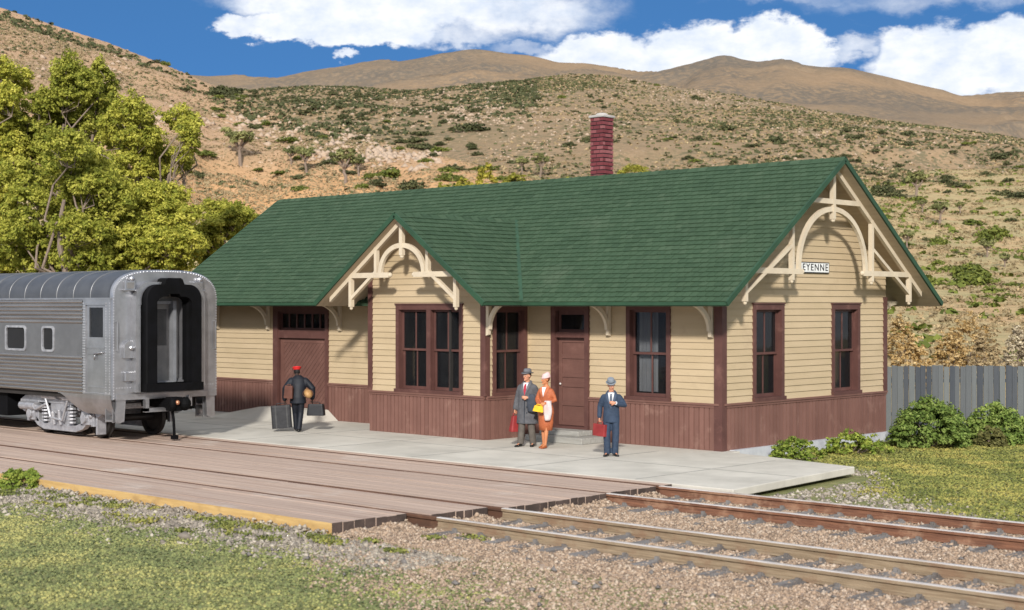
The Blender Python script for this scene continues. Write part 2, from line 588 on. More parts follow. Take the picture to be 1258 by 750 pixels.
def fan(name, fz, pxs, ds, m):
    PX, DD = np.meshgrid(pxs, ds)
    X, Y = pos(PX, DD)
    V = np.stack([X, Y, fz(PX, DD)], -1).reshape(-1, 3)
    nx, nd = len(pxs), len(ds)
    i = np.arange(nd - 1)[:, None] * nx + np.arange(nx - 1)[None]
    F = np.stack([i, i + 1, i + nx + 1, i + nx], -1).reshape(-1, 4)
    o = np_mesh(name, V, F, m, smooth=True)
    o['kind'] = 'structure'
    return o


def soil(name, cols, scrub, rock, s1, s2, thr=.56, rthr=.62, low=None):
    """dry hillside: several earth colours, patches of scrub cover (painted cloud shade on the far mountain) and pale rock"""
    m = bpy.data.materials.new(name)
    m.use_nodes = True
    nt = m.node_tree
    h = NG(nt)
    b = nt.nodes['Principled BSDF']
    co = h.n('ShaderNodeTexCoord').outputs['Object']
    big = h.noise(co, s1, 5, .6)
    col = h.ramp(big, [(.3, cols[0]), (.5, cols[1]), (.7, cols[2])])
    fine = h.noise(co, s2, 6, .7)
    col = h.mix(h.m('MULTIPLY', h.ss(fine, .3, .7), .5), col, h.mix(1, col, (.62, .60, .56), 'MULTIPLY'))
    if low:                                   # redder washed-out earth round the foot of the hill
        zz = h.m('ADD', h.sep(co)[2], h.m('MULTIPLY', h.noise(co, s1 * 3, 4), 16))
        col = h.mix(h.ss(zz, low[2], low[1]), col, low[0])
    rk = h.ss(h.noise(co, s2 * .45, 7, .72), rthr, rthr + .07)
    col = h.mix(rk, col, rock)
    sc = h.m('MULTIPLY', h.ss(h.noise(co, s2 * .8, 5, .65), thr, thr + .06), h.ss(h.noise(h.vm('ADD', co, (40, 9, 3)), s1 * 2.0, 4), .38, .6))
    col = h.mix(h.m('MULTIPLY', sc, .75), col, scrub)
    nt.links.new(col, b.inputs['Base Color'])
    b.inputs['Roughness'].default_value = .95
    b.inputs['Specular IOR Level'].default_value = .1
    bn = h.n('ShaderNodeBump')
    bn.inputs['Strength'].default_value = .9
    bn.inputs['Distance'].default_value = .25 / s2
    h.put(bn.inputs['Height'], h.noise(co, s2 * 1.3, 6, .7))
    nt.links.new(bn.outputs[0], b.inputs['Normal'])
    return m


def ground_mat():
    m = bpy.data.materials.new('ground earth and turf')
    m.use_nodes = True
    nt = m.node_tree
    h = NG(nt)
    b = nt.nodes['Principled BSDF']
    co = h.n('ShaderNodeTexCoord').outputs['Object']
    turf = h.ramp(h.noise(co, 3.0, 6, .7), [(.3, (.13, .145, .06)), (.5, (.20, .205, .085)), (.7, (.29, .255, .12))])
    dry = h.ramp(h.noise(co, .12, 6, .65), [(.35, (.47, .315, .17)), (.5, (.42, .325, .17)), (.66, (.34, .30, .15))])
    dry = h.mix(h.m('MULTIPLY', h.ss(h.noise(co, .9, 6, .7), .45, .65), .55), dry, (.20, .165, .085))
    x_, y_, z_ = h.sep(co)
    far = h.ss(h.m('ADD', h.m('MULTIPLY', h.m('ADD', x_, -20.), float(FW[0])), h.m('MULTIPLY', h.m('ADD', y_, 28.3), float(FW[1]))), 43, 52)
    col = h.mix(far, turf, dry)
    nt.links.new(col, b.inputs['Base Color'])
    b.inputs['Roughness'].default_value = .95
    b.inputs['Specular IOR Level'].default_value = .1
    bn = h.n('ShaderNodeBump')
    bn.inputs['Strength'].default_value = .7
    bn.inputs['Distance'].default_value = .06
    h.put(bn.inputs['Height'], h.noise(co, 9, 6, .7))
    nt.links.new(bn.outputs[0], b.inputs['Normal'])
    return m


M['soilL'] = soil('left hillside earth', [(.51, .325, .20), (.45, .295, .18), (.36, .25, .155)], (.16, .14, .075), (.52, .39, .28), .02, .9, .54, .60, ((.56, .32, .15), 28, 52))
M['soilM'] = soil('middle hillside earth', [(.36, .25, .15), (.305, .215, .13), (.25, .19, .11)], (.11, .108, .06), (.43, .325, .225), .012, .55, .50, .60)
M['soilF'] = soil('far mountain earth', [(.33, .225, .135), (.27, .195, .125), (.185, .15, .115)], (.12, .108, .09), (.36, .27, .18), .0018, .11, .46, .66)  # scrub patches widened and darkened to paint in a cloud shadow
pxs = np.concatenate([np.linspace(-1600, -60, 60), np.linspace(-50, 1310, 460), np.linspace(1325, 2900, 60)])
fan('ground', zground, np.linspace(-2400, 3700, 260), np.concatenate([np.linspace(3, 60, 30), np.geomspace(62, 6000, 170)]), ground_mat())
fan('hill', HL, np.concatenate([np.linspace(-1700, -60, 60), np.linspace(-50, 900, 380)]), np.concatenate([np.linspace(228, 580, 170), np.linspace(584, 900, 40)]), M['soilL'])
fan('hill', HM, pxs, np.concatenate([np.linspace(375, 960, 190), np.linspace(970, 1400, 25)]), M['soilM'])
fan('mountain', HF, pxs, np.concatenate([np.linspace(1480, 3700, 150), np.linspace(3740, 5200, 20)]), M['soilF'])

# ---------------------------------------------------------------- platform, crossing, tracks
mb = MB()
SLAB = [(-46, -5.66), (4.3, -5.72), (3.88, -.82), (.30, -.02), (.30, .3), (-46, .3)]
mb.prism(SLAB, lambda a, b, c: (a, b, c), -.145, 0.0)
o = mb.build('platform', M['concrete'], bevel=.015)
o['kind'] = 'structure'
mb = MB()
for x in np.arange(-44.5, 4.1, 3.1):       # narrow expansion joints, laid just proud of the slab
    mb.box((x, -5.64, .002), (x + .022, -.9, .004))
mb.box((-46, -3.2, .002), (4.0, -3.182, .0045))
o = mb.build('platform_joint', mat('joint filler', (.30, .29, .265), None, .9))
o['kind'] = 'structure'

YA, YB, YC, YD = -6.03, -7.54, -10.22, -11.69
XE = 2.9
strips = []


def planks(y0, y1, n, xe):
    ys = np.linspace(y0, y1, n + 1)
    for i in range(n):
        strips.append((ys[i], ys[i + 1], xe))


planks(-5.735, -5.965, 1, XE + .05)
planks(-6.13, -7.46, 7, XE)
planks(-7.61, -10.15, 13, XE + .05)
planks(-10.32, -11.61, 7, XE - .25)
planks(-11.76, -13.3, 7, 2.25)
mb = MB()
for (a, b, xe) in strips:
    x = xe
    z1 = (-.004 if b > -6 else -.014) + random.uniform(-.005, .003)
    xe += random.uniform(-.016, .016)
    x = xe
    while x > -46:
        L = 60 if b > -7 and a > -6 else random.choice((5.2, 6.1, 7.3, 8.4))
        x0 = max(x - L, -46)
        mi = 0
        b_ = len(mb.f)
        gp_ = random.choice((.003, .003, .012))
        mb.box((x0 + .004, b + .003, -.2), (x - (.0 if x == xe else .004), a - gp_, z1 + random.uniform(-.004, .004)))
        if x == xe:
            mb.mi[b_ + 3] = 1            # dark weathered end grain
        if b < -13.2:
            mb.mi[b_ + 2] = 2            # freshly cut outer edge
        x = x0
for (a, b, xe) in ((-6.14, -7.45, XE - .1), (-7.62, -10.14, XE - .06), (-10.33, -11.6, XE - .36), (-11.77, -13.26, 2.14)):
    mb.box((-46, b, -.21), (xe, a, -.045), 1)          # dark sleepers and dirt between the planks
o = mb.build('boardwalk', [M['wood'], M['endgrain'], M['rawwood']])
o['kind'] = 'structure'
me = o.data
for p in me.polygons:
    if p.normal.y < -.9 and p.center.y < -13.2:
        p.material_index = 2
    elif p.normal.x > .9 and p.center.x > 2.0:
        p.material_index = 1

mb = MB()
mb.prism([(2.3, -5.75), (70, -5.75), (70, -13.1), (2.3, -13.1)], lambda a, b, c: (a, b, c), -.3, -.205)
o = mb.build('ballast_bed', mat('ballast earth', (.40, .30, .225), (.30, .22, .165), .95, bump=.8, bscale=22, vscale=6, detail=8))
o['kind'] = 'structure'


def rail_mesh(y, m0):
    mb = MB()
    prof = [(-.068, -.19), (.068, -.19), (.068, -.176), (.014, -.158), (.009, -.078), (.036, -.064), (.036, -.024), (.027, -.014), (-.027, -.014), (-.036, -.024), (-.036, -.064), (-.009, -.078), (-.014, -.158), (-.068, -.176)]
    rings = []
    for x in (-46, XE, 12, 24, 70):
        rings.append([(x, y + a * 1.25, z) for a, z in prof])
    mb.loft(rings)
    for i, fc in enumerate(mb.f):
        zz = [mb.v[k][2] for k in fc]
        if len(fc) == 4 and min(zz) > -.03 and max(mb.v[k][0] for k in fc) > XE + .1:
            mb.mi[i] = 1
        if max(mb.v[k][0] for k in fc) < XE + .1:
            mb.mi[i] = 2
    return mb


for nm, ys, mm, lab in (('far', (YA, YB), 'rustrail', 'railway track with red rusty rails running beside the concrete platform edge'),
                        ('near', (YC, YD), 'tanrail', 'railway track with pale dusty tan rails in the foreground, farther from the platform')):
    t = thing('railway_track', lab, 'railway track', (0, sum(ys) / 2, -.2))
    for y in ys:
        rail_mesh(y, mm).build('rail', [M[mm], M['railtop'], M['groove']], t)
    x = XE + .45
    i = 0
    while x < 30:
        ym = sum(ys) / 2
        mb = MB()
        wv = random.uniform(-.06, .06)
        mb.box((x - .12, ym - 1.28 + wv, -.3), (x + .12, ym + 1.28 + wv, -.186 + random.uniform(-.006, .006)))
        ob = mb.build('crosstie', M['tie'], t)
        for y in ys:
            mb = MB()
            mb.box((x - .085, y - .17, -.20 + random.uniform(0, .012)), (x + .085, y + .17, -.184 + random.uniform(0, .014)))
            for s in (-1, 1):
                mb.box((x - .03, y + s * .075, -.188), (x + .03, y + s * .12, -.128 - random.uniform(0, .02)))
                mb.box((x + .045, y + s * .10, -.188), (x + .07, y + s * .135, -.15))
            mb.build('tie_plate', M['tie'], ob)
        x += .56

# ---------------------------------------------------------------- depot
DEP = thing('railway_depot', 'long cream and brown wooden station with green shingled gable roof and brick chimney', 'station building', (-9.8, 3.65, 0))
L, W = -19.6, 7.3
CAP = 1.07
SL = (6.80 - 3.36) / 4.86


def zroof(y):                        # underside of the roof over the end walls
    return 3.36 + (4.86 - abs(y - 3.65)) * SL - .10


PF = lambda s, z, o: (s, -o, z)                      # front wall, out = -y
PG = lambda s, z, o: (o, s, z)                       # right gable wall, out = +x
PL = lambda s, z, o: (L - o, s, z)
PK = lambda s, z, o: (s, W + o, z)
BX0, BX1, BY = -10.08, -5.88, -1.59
PB = lambda s, z, o: (s, BY - o, z)
PBR = lambda s, z, o: (BX1 + o, s, z)
PBL = lambda s, z, o: (BX0 - o, s, z)
BC = -8.12
BHW, BRZ, BYF = 3.1, 5.58, -2.53
BSL = (BRZ - 3.36) / BHW


def clap(P, lo, hi, z0, z1, ops, pitch=.153):
    mb = MB()
    z = z0
    while z < z1 - .01:
        zb = min(z + pitch, z1)
        cuts = sorted({z, zb} | {q for o_ in ops for q in (o_[2], o_[3]) if z < q < zb})
        t = random.random()
        jog = random.uniform(-.002, .002)
        for a, b in zip(cuts[:-1], cuts[1:]):
            iv = [(lo, hi)]
            for o_ in ops:
                if o_[2] < (a + b) / 2 < o_[3]:
                    nv = []
                    for (p, q) in iv:
                        m_ = (a + b) / 2
                        pv, qv = (p(m_) if callable(p) else p), (q(m_) if callable(q) else q)
                        if o_[1] <= pv or o_[0] >= qv:
                            nv.append((p, q))
                            continue
                        if o_[0] > pv:
                            nv.append((p, o_[0]))
                        if o_[1] < qv:
                            nv.append((o_[1], q))
                    iv = nv
            oa = .032 + jog - .024 * (a - z) / pitch
            ob = .032 + jog - .024 * (b - z) / pitch
            for (p, q) in iv:
                f_ = lambda k, zz: k(zz) if callable(k) else k
                mb.add([P(f_(p, a), a, oa), P(f_(q, a), a, oa), P(f_(q, b), b, ob), P(f_(p, b), b, ob),
                        P(f_(p, a), a, 0.0), P(f_(q, a), a, 0.0)], [(0, 1, 2, 3), (4, 5, 1, 0)], 0, t)
        z = zb
    return mb


def wainscot(P, s0, s1, ops=(), z0=.0, z1=1.0, pitch=.142, cap=True):
    mb = MB()
    iv = [(s0, s1)]
    for o_ in ops:
        nv = []
        for p, q in iv:
            if o_[1] <= p or o_[0] >= q:
                nv.append((p, q))
            else:
                if o_[0] > p:
                    nv.append((p, o_[0]))
                if o_[1] < q:
                    nv.append((o_[1], q))
        iv = nv
    for p, q in iv:
        mb.box((p, z0, -.02), (q, z1, .022), P=P, t=.0)
        n = max(1, round((q - p) / pitch))
        st = (q - p) / n
        for i in range(n):
            mb.box((p + i * st + .014, z0 + .002, .02), (p + (i + 1) * st - .014, z1, .043), P=P)
        if cap:
            mb.box((p, z1 - .03, .0), (q, z1 + .025, .062), P=P, t=.4)
            mb.box((p, z1 + .025, -.02), (q, CAP, .088), P=P, t=.5)
    return mb


# openings (s0, s1, z0, z1)
FD = (-16.16, -13.64, .30, 3.32)          # freight door
DR = (-5.09, -3.87, .33, 3.31)            # front door
RW = (-2.72, -1.41, CAP, 3.31)
GW1 = (1.20, 2.49, CAP, 3.32)
GW2 = (4.64, 5.97, CAP, 3.32)
BW = (-9.05, -6.62, CAP, 3.31)
BSW = (-1.36, -.12, CAP, 3.30)
sh = lambda o_: (o_[0] + .05, o_[1] - .05, o_[2] - .2, o_[3] - .05)
WT = 3.46
for args in ((PF, L, BX0 + .02, CAP, WT, [sh(FD)]), (PF, BX1 - .02, 0, CAP, WT, [sh(DR), sh(RW)])):
    clap(*args).build('wall', M['cream'], DEP)
wainscot(PF, L, BX0 + .02, [FD]).build('wainscot', M['brown'], DEP)
wainscot(PF, BX1 - .02, -.02, [DR]).build('wainscot', M['brown'], DEP)
glo = lambda z: max(0.0, 3.65 - (4.86 - (z + .10 - 3.36) / SL)) if z > 3.3 else 0.0
ghi = lambda z: W - glo(z)
clap(PG, glo, ghi, CAP, 6.66, [sh(GW1), sh(GW2)]).build('wall', M['cream'], DEP)
wainscot(PG, .02, W).build('wainscot', M['brown'], DEP)
clap(PL, glo, ghi, .0, 6.66, []).build('wall', M['cream'], DEP)
clap(PK, L, 0, 0, WT, []).build('wall', M['cream'], DEP)
blo = lambda z: max(BX0, BC - (BHW - (z + .10 - 3.36) / BSL)) if z > 3.3 else BX0
bhi = lambda z: min(BX1, BC + (BHW - (z + .10 - 3.36) / BSL)) if z > 3.3 else BX1
clap(PB, blo, bhi, CAP, BRZ - .14, [sh(BW)]).build('wall', M['cream'], DEP)
wainscot(PB, BX0, BX1).build('wainscot', M['brown'], DEP)
clap(PBR, BY, 0, CAP, 3.9, [sh(BSW)]).build('wall', M['cream'], DEP)
wainscot(PBR, BY + .02, 0).build('wainscot', M['brown'], DEP)
clap(PBL, BY, 0, CAP, 3.9, []).build('wall', M['cream'], DEP)
wainscot(PBL, BY + .02, 0).build('wainscot', M['brown'], DEP)
mb = MB()
mb.box((L, 0.05, -.1), (-.03, W - .03, .02))
mb.box((BX0 + .05, BY + .04, -.1), (BX1 - .05, .05, .018))
mb.box((-5.4, .06, .02), (-5.3, W - .1, 3.3))
mb.box((L + .05, 3.6, .02), (-.4, 3.7, 3.3))
mb.build('floor', M['dark'], DEP)

# corner boards
mb = MB()
mb.box((-.16, -.065, 0), (.05, 0.0, 3.42))
mb.box((-.0, -.0645, 0), (.0645, .12, 3.42))
mb.build('corner_board', M['darkbrown'], DEP)
mb = MB()
mb.box((-.0, W - .13, CAP), (.05, W + .04, 3.5))
mb.build('corner_board', M['darkbrown'], DEP)
mb = MB()
mb.box((BX1 - .12, BY - .05, CAP), (BX1 + .05, BY, 3.45))
mb.box((BX1, BY - .0495, CAP), (BX1 + .0495, BY + .12, 3.45))
mb.build('corner_board', M['darkbrown'], DEP)
mb = MB()
mb.box((BX0 - .05, BY - .05, CAP), (BX0 + .11, BY + .1, 4.0))
mb.build('corner_board', M['darkbrown'], DEP)
mb = MB()
mb.box((L - .05, -.05, 0), (L + .12, .1, 3.42))
mb.build('corner_board', M['darkbrown'], DEP)
mb = MB()
mb.prism([(.02, .25), (.16, .3), (.2, 3.2), (.15, 5.0), (.17, W + .15), (.02, W + .15)], lambda a, b, c: (a, b, c), -.3, .012)
mb.prism([(L, W), (.02, W), (.02, W + .1), (L, W + .1)], lambda a, b, c: (a, b, c), -.3, .0)
mb.build('foundation', M['foundation'], DEP)


def window(P, op, sashes=1, muntin=True, curtain=None, tw=.115):
    s0, s1, z0, z1 = op
    zb = z0 + .08
    mb = MB()
    mb.box((s0, zb, .0), (s0 + tw, z1, .055), P=P)
    mb.box((s1 - tw, zb, .0), (s1, z1, .055), P=P)
    mb.box((s0 + tw, z1 - .13, .0), (s1 - tw, z1, .053), P=P)
    mb.box((s0 - .02, z1, .0), (s1 + .02, z1 + .03, .08), P=P)
    n = sashes
    mw = .15
    iw = (s1 - s0 - 2 * tw - (n - 1) * mw) / n
    for i in range(n - 1):
        a = s0 + tw + (i + 1) * iw + i * mw
        mb.box((a, zb, -.0), (a + mw, z1 - .13, .05), P=P)
        mb.box((a + .02, zb, -.17), (a + mw - .02, z1 - .13, 0), P=P)
    for (a, b) in ((s0 + tw - .03, s0 + tw), (s1 - tw, s1 - tw + .03)):
        mb.box((a, zb, -.19), (b, z1 - .13, .0), P=P)
    mb.box((s0 + tw, z1 - .13, -.19), (s1 - tw, z1 - .10, 0), P=P)
    wo = mb.build('window', M['darkbrown'], DEP)
    mb = MB()
    mb.box((s0 - .02, z0, -.19), (s1 + .02, zb, .10), P=P)
    mb.build('sill', M['darkbrown'], wo)
    for i in range(n):
        a = s0 + tw + i * (iw + mw)
        b = a + iw
        zm = (zb + z1 - .13) / 2
        for (za, zc, o_) in ((zb, zm + .03, -.12), (zm - .03, z1 - .13, -.075)):
            mb = MB()
            mb.box((a, za, o_ - .035), (a + .065, zc, o_), P=P)
            mb.box((b - .065, za, o_ - .035), (b, zc, o_), P=P)
            mb.box((a + .065, za, o_ - .034), (b - .065, za + (.075 if o_ < -.1 else .055), o_ - .001), P=P)
            mb.box((a + .065, zc - .055, o_ - .034), (b - .065, zc, o_ - .001), P=P)
            if muntin:
                c = (a + b) / 2
                mb.box((c - .02, za + .05, o_ - .030), (c + .02, zc - .05, o_ - .004), P=P)
            mb.build('sash', M['darkbrown'], wo)
            mb = MB()
            mb.box((a + .06, za + .05, o_ - .022), (b - .06, zc - .05, o_ - .014), P=P)
            mb.build('pane', M['glass'], wo)
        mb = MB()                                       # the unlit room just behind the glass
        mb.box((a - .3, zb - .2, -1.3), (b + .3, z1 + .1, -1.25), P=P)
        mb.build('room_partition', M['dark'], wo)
    if curtain:
        mb = MB()
        c0, c1 = curtain
        pts = []
        for k in range(41):
            s = c0 + (c1 - c0) * k / 40
            pts.append((s, -.26 + .02 * math.sin(k * 1.3) + .01 * math.sin(k * 2.9)))
        mb.ribbon(pts, .006, lambda a, b, c: P(a, c, b), zb + .1, z1 - .15)
        mb.build('curtain', mat('pale window blind', (.62, .64, .66), (.5, .52, .55), .9, stretch=(6, 6, .4)), wo)
    return wo


window(PF, RW, curtain=(-2.55, -1.98))
window(PG, GW1)
window(PG, GW2)
window(PB, BW, sashes=2)
window(PBR, BSW)

# front door with transom, steps
s0, s1, z0, z1 = DR
mb = MB()
for a, b in ((s0, s0 + .13), (s1 - .13, s1)):
    mb.box((a, 0.0, .0), (b, z1, .075), P=PF)
    mb.box((a + .02, 0.0, -.2), (b - .02, z1, .0), P=PF)
mb.box((s0 + .13, z1 - .15, -.2), (s1 - .13, z1, .07), P=PF)
mb.box((s0 + .13, 2.5, -.2), (s1 - .13, 2.64, .04), P=PF)
mb.box((s0 - .02, z0 - .06, -.2), (s1 + .02, z0, .13), P=PF)
df = mb.build('door_frame', M['darkbrown'], DEP)
mb = MB()
mb.box((s0 + .13, 2.64, -.13), (s1 - .13, 2.7, -.08), P=PF)
mb.box((s0 + .13, 3.06, -.13), (s1 - .13, 3.16, -.08), P=PF)
mb.box((s0 + .13, 2.7, -.13), (s0 + .2, 3.06, -.08), P=PF)
mb.box((s1 - .2, 2.7, -.13), (s1 - .13, 3.06, -.08), P=PF)
mb.build('transom_sash', M['darkbrown'], df)
mb = MB()
mb.box((s0 + .19, 2.69, -.115), (s1 - .19, 3.07, -.10), P=PF)
mb.build('transom_pane', M['glass'], df)
mb = MB()
mb.box((s0 + .13, z0, -.15), (s1 - .13, 2.5, -.11), P=PF)
da, dbb = s0 + .13, s1 - .13
for a, b in ((da, da + .11), (dbb - .11, dbb)):
    mb.box((a, z0 + .01, -.11), (b, 2.49, -.085), P=PF)
zs = [z0 + .01, .82, 1.28, 1.52, 1.98, 2.38]
for z in zs:
    mb.box((da + .11, z, -.11), (dbb - .11, z + .10, -.087), P=PF)
dd = mb.build('door', M['doorbrown'], DEP)
mb = MB()
c = PF(da + .08, 1.35, -.05)
mb.ell(c, (.03, .03, .03), 10, 6)
mb.build('door_knob', M['railtop'], dd, smooth=True)
mb = MB()
mb.box((-5.12, -.98, .003), (-3.30, -.08, .15))
mb.box((-4.98, -.62, .15), (-3.72, -.09, .27))
mb.build('doorstep', mat('grey step planks', (.34, .33, .30), (.26, .25, .225), .9, stretch=(.6, 6, 6), vscale=3, bump=.3), DEP, bevel=.012)

# freight door
s0, s1, z0, z1 = FD
mb = MB()
for a, b in ((s0, s0 + .22), (s1 - .13, s1)):
    mb.box((a, 0, .0), (b, z1, .07), P=PF)
    mb.box((a + .02, 0, -.2), (b - .02, z1, .0), P=PF)
mb.box((s0 + .22, z1 - .22, -.2), (s1 - .13, z1, .065), P=PF)
mb.box((s0 + .22, 2.33, -.2), (s1 - .13, 2.56, .035), P=PF)
ff = mb.build('freight_door_frame', M['darkbrown'], DEP)
mb = MB()
ta, tb = s0 + .22, s1 - .13
mb.box((ta, 2.56, -.12), (tb, 2.63, -.07), P=PF)
mb.box((ta, 3.04, -.12), (tb, 3.1, -.07), P=PF)
for k in range(7):
    s = ta + (tb - ta - .05) * k / 6
    mb.box((s, 2.63, -.12), (s + .05, 3.04, -.07), P=PF)
mb.build('transom_sash', M['darkbrown'], ff)
mb = MB()
mb.box((ta + .02, 2.6, -.11), (tb - .02, 3.07, -.095), P=PF)
mb.build('transom_pane', M['glass'], ff)
mb = MB()
mb.box((ta, z0, -.14), (tb, 2.33, -.09), P=PF)
for a, b in ((ta, ta + .14), (tb - .14, tb)):
    mb.box((a, z0, -.09), (b, 2.32, -.06), P=PF)
for z in (z0, 2.19):
    mb.box((ta + .14, z, -.09), (tb - .14, z + .13, -.062), P=PF)
ca, cb, za, zb = ta + .14, tb - .14, z0 + .13, 2.19
st = .17
k = 0
mid = (ca + cb) / 2
for (u0, u1, sg) in ((ca, cb, 1),):
    for q in np.arange(u0 - (zb - za), u1, st):
        pts = []
        # 45 degree board clipped to the panel
        e0, e1 = q + .006, q + st - .006
        poly = [(e0, za), (e1, za), (e1 + (zb - za), zb), (e0 + (zb - za), zb)]
        def clipx(poly, x, keep):
            outp = []
            for i in range(len(poly)):
                a, b = poly[i], poly[(i + 1) % len(poly)]
                ina, inb = (a[0] - x) * keep >= 0, (b[0] - x) * keep >= 0
                if ina:
                    outp.append(a)
                if ina != inb:
                    t_ = (x - a[0]) / (b[0] - a[0])
                    outp.append((x, a[1] + t_ * (b[1] - a[1])))
            return outp
        poly = clipx(poly, u0, 1)
        poly = clipx(poly, u1, -1) if poly else poly
        if len(poly) >= 3:
            mb.prism(poly, lambda a, b, c: PF(a, b, c), -.09, -.073)
mb.build('freight_door', M['doorbrown'], DEP)
mb = MB()
for (x0, x1, xa, xb) in ((-17.35, -13.2, -16.15, -13.65),):
    vs = [(x0, -.05, .003), (x1, -.05, .003), (x1, -1.6, .003), (x0, -1.6, .003), (xa, -.05, .30), (xb, -.05, .30), (xb, -.55, .30), (xa, -.55, .30)]
    mb.add(vs, [(4, 7, 6, 5), (3, 2, 6, 7), (0, 3, 7, 4), (2, 1, 5, 6), (0, 4, 5, 1), (0, 1, 2, 3)], 0, .5)
mb.build('freight_ramp', M['concrete'], DEP)


# eave brackets
def bracket(P, reach=1.0, ztop=3.37, zlow=2.55, rise=SL, wide=.085):
    """P(o, z, c): o out from the wall, c across"""
    mb = MB()
    h = wide / 2
    mb.prism([(.0, zlow), (.09, zlow + .03), (.09, ztop + .1), (.0, ztop + .1)], lambda a, b, c: P(a, b, c), -h, h)
    pts = []
    for k in range(11):
        t = math.radians(90) * k / 10
        pts.append((.09 + (reach - .12) * (1 - math.cos(t)), zlow + .16 + (ztop - zlow - .17) * math.sin(t)))
    mb.ribbon(pts, .10, P, -h * .9, h * .9)
    mb.prism([(.09, ztop - .03), (reach, ztop - .03), (reach, ztop + .03), (.09, ztop + .05)], P, -h * .85, h * .85)
    mb.build('eave_bracket', M['trimcream'], DEP)


for x in (-18.9, -16.39, -13.1, -10.42):
    bracket(lambda o_, z, c, x=x: (x + c, -.03 - o_, z))
for x in (-3.23, -.24):
    bracket(lambda o_, z, c, x=x: (x + c, -.04 - o_, z))
bracket(lambda o_, z, c: (BX1 + .05 + o_, BY - .05 + .06 + c, z), reach=.72)
for x in (-3.23, -.24, -9.8, -16.4):
    bracket(lambda o_, z, c, x=x: (x + c, W + .03 + o_, z))


# roof -----------------------------------------------------------------
def shingles(mb, A, B, U, Lq, n, wpitch, clip=None, thick=.036):
    """rows of shingles: eave edge from A to B, U = unit vector up the slope, Lq = slope length"""
    A, B, U = Vector(A), Vector(B), Vector(U)
    E = (B - A)
    le = E.length
    E.normalize()
    N = E.cross(U).normalized()
    if N.z < 0:
        N = -N
    st = Lq / n
    for i in range(n):
        off = (i % 2) * .5 + random.uniform(-.08, .08)
        k = -1
        rowt = random.uniform(-.07, .07)
        while True:
            a = (k + off) * wpitch
            b = a + wpitch
            k += 1
            if a >= le:
                break
            a, b = max(a, 0), min(b, le)
            if b - a < .02:
                continue
            h0 = st * i + random.uniform(-.008, .008)
            h1 = min(st * (i + 1) + .05, Lq)
            if clip:
                m_ = A + E * (a + b) / 2 + U * (h0 + st / 2)
                if clip(m_):
                    continue
            lift = thick + random.uniform(-.004, .006)
            g_ = .009
            vs = []
            for (s, h, l) in ((a + g_, h0, 0), (b - g_, h0, 0), (b - g_, h1, -.012), (a + g_, h1, -.012), (a + g_, h0, lift), (b - g_, h0, lift), (b - g_, h1, .006), (a + g_, h1, .006)):
                vs.append(A + E * s + U * h + N * l)
            t = min(max(random.gauss(.5, .15) + rowt, 0), 1)
            mb.add(vs, [(4, 5, 6, 7), (0, 1, 5, 4), (0, 4, 7, 3), (1, 2, 6, 5)], 0, t)


OX, OY = .99, 1.21
EY0, EY1 = -OY, W + OY
RX0, RX1 = L - OX, OX
EZ, RZ = 3.36, 6.80
cs = 4.86 / math.hypot(4.86, RZ - EZ)
sn = (RZ - EZ) / math.hypot(4.86, RZ - EZ)
SLQ = math.hypot(4.86, RZ - EZ)


def bay_cover(p):
    """inside the bay roof"""
    return abs(p.x - BC) < BHW - .12 and p.z < BRZ - abs(p.x - BC) * BSL - .16


rb = MB()
th = .085
rb.add([(RX0 + .01, EY0 + .01, EZ), (RX1 - .01, EY0 + .01, EZ), (RX1 - .01, 3.65, RZ - .01), (RX0 + .01, 3.65, RZ - .01),
        (RX0 + .01, EY0 + .01, EZ - th), (RX1 - .01, EY0 + .01, EZ - th), (RX1 - .01, 3.65, RZ - th - .01), (RX0 + .01, 3.65, RZ - th - .01)],
       [(0, 1, 2, 3), (4, 5, 1, 0), (5, 6, 2, 1), (7, 4, 0, 3)], 0, .5)
rb.add([(RX0 + .01, EY1 - .01, EZ), (RX1 - .01, EY1 - .01, EZ), (RX1 - .01, 3.65, RZ - .01), (RX0 + .01, 3.65, RZ - .01),
        (RX0 + .01, EY1 - .01, EZ - th), (RX1 - .01, EY1 - .01, EZ - th), (RX1 - .01, 3.65, RZ - th - .01), (RX0 + .01, 3.65, RZ - th - .01)],
       [(0, 3, 2, 1), (4, 0, 1, 5), (5, 1, 2, 6), (7, 3, 0, 4)], 0, .5)
shingles(rb, (RX0, EY0, EZ), (RX1, EY0, EZ), (0, cs, sn), SLQ, 31, .21, clip=bay_cover)
shingles(rb, (RX0, EY1, EZ), (RX1, EY1, EZ), (0, -cs, sn), SLQ, 31, .21)
# bay slopes, stopping where they run into the main slope
bl = math.hypot(BHW, BRZ - EZ)
bcs, bsn = BHW / bl, (BRZ - EZ) / bl
ymeet = lambda z: EY0 + (z - EZ) / SL
bclip = lambda p: p.y > ymeet(p.z) + .05
for s in (1, -1):
    ex = BC + s * BHW
    shingles(rb, (ex, BYF, EZ), (ex, 2.3, EZ), (-s * bcs, 0, bsn), bl, 20, .21, clip=bclip)
    rb.add([(ex, BYF + .01, EZ - .002), (ex, EY0, EZ - .002), (BC, ymeet(BRZ), BRZ - .002), (BC, BYF + .01, BRZ - .002)], [(0, 1, 2, 3)], 0, .5)
ROOF = rb.build('roof', M['roofgreen'], DEP)
mb = MB()
so_ = .09
for s, ey in ((1, EY0), (-1, EY1)):
    mb.add([(RX0 + .02, ey + s * .03, EZ - so_ - .0), (RX1 - .02, ey + s * .03, EZ - so_), (RX1 - .02, 3.65, RZ - so_ - .02), (RX0 + .02, 3.65, RZ - so_ - .02)], [(0, 1, 2, 3)], 0, .5)
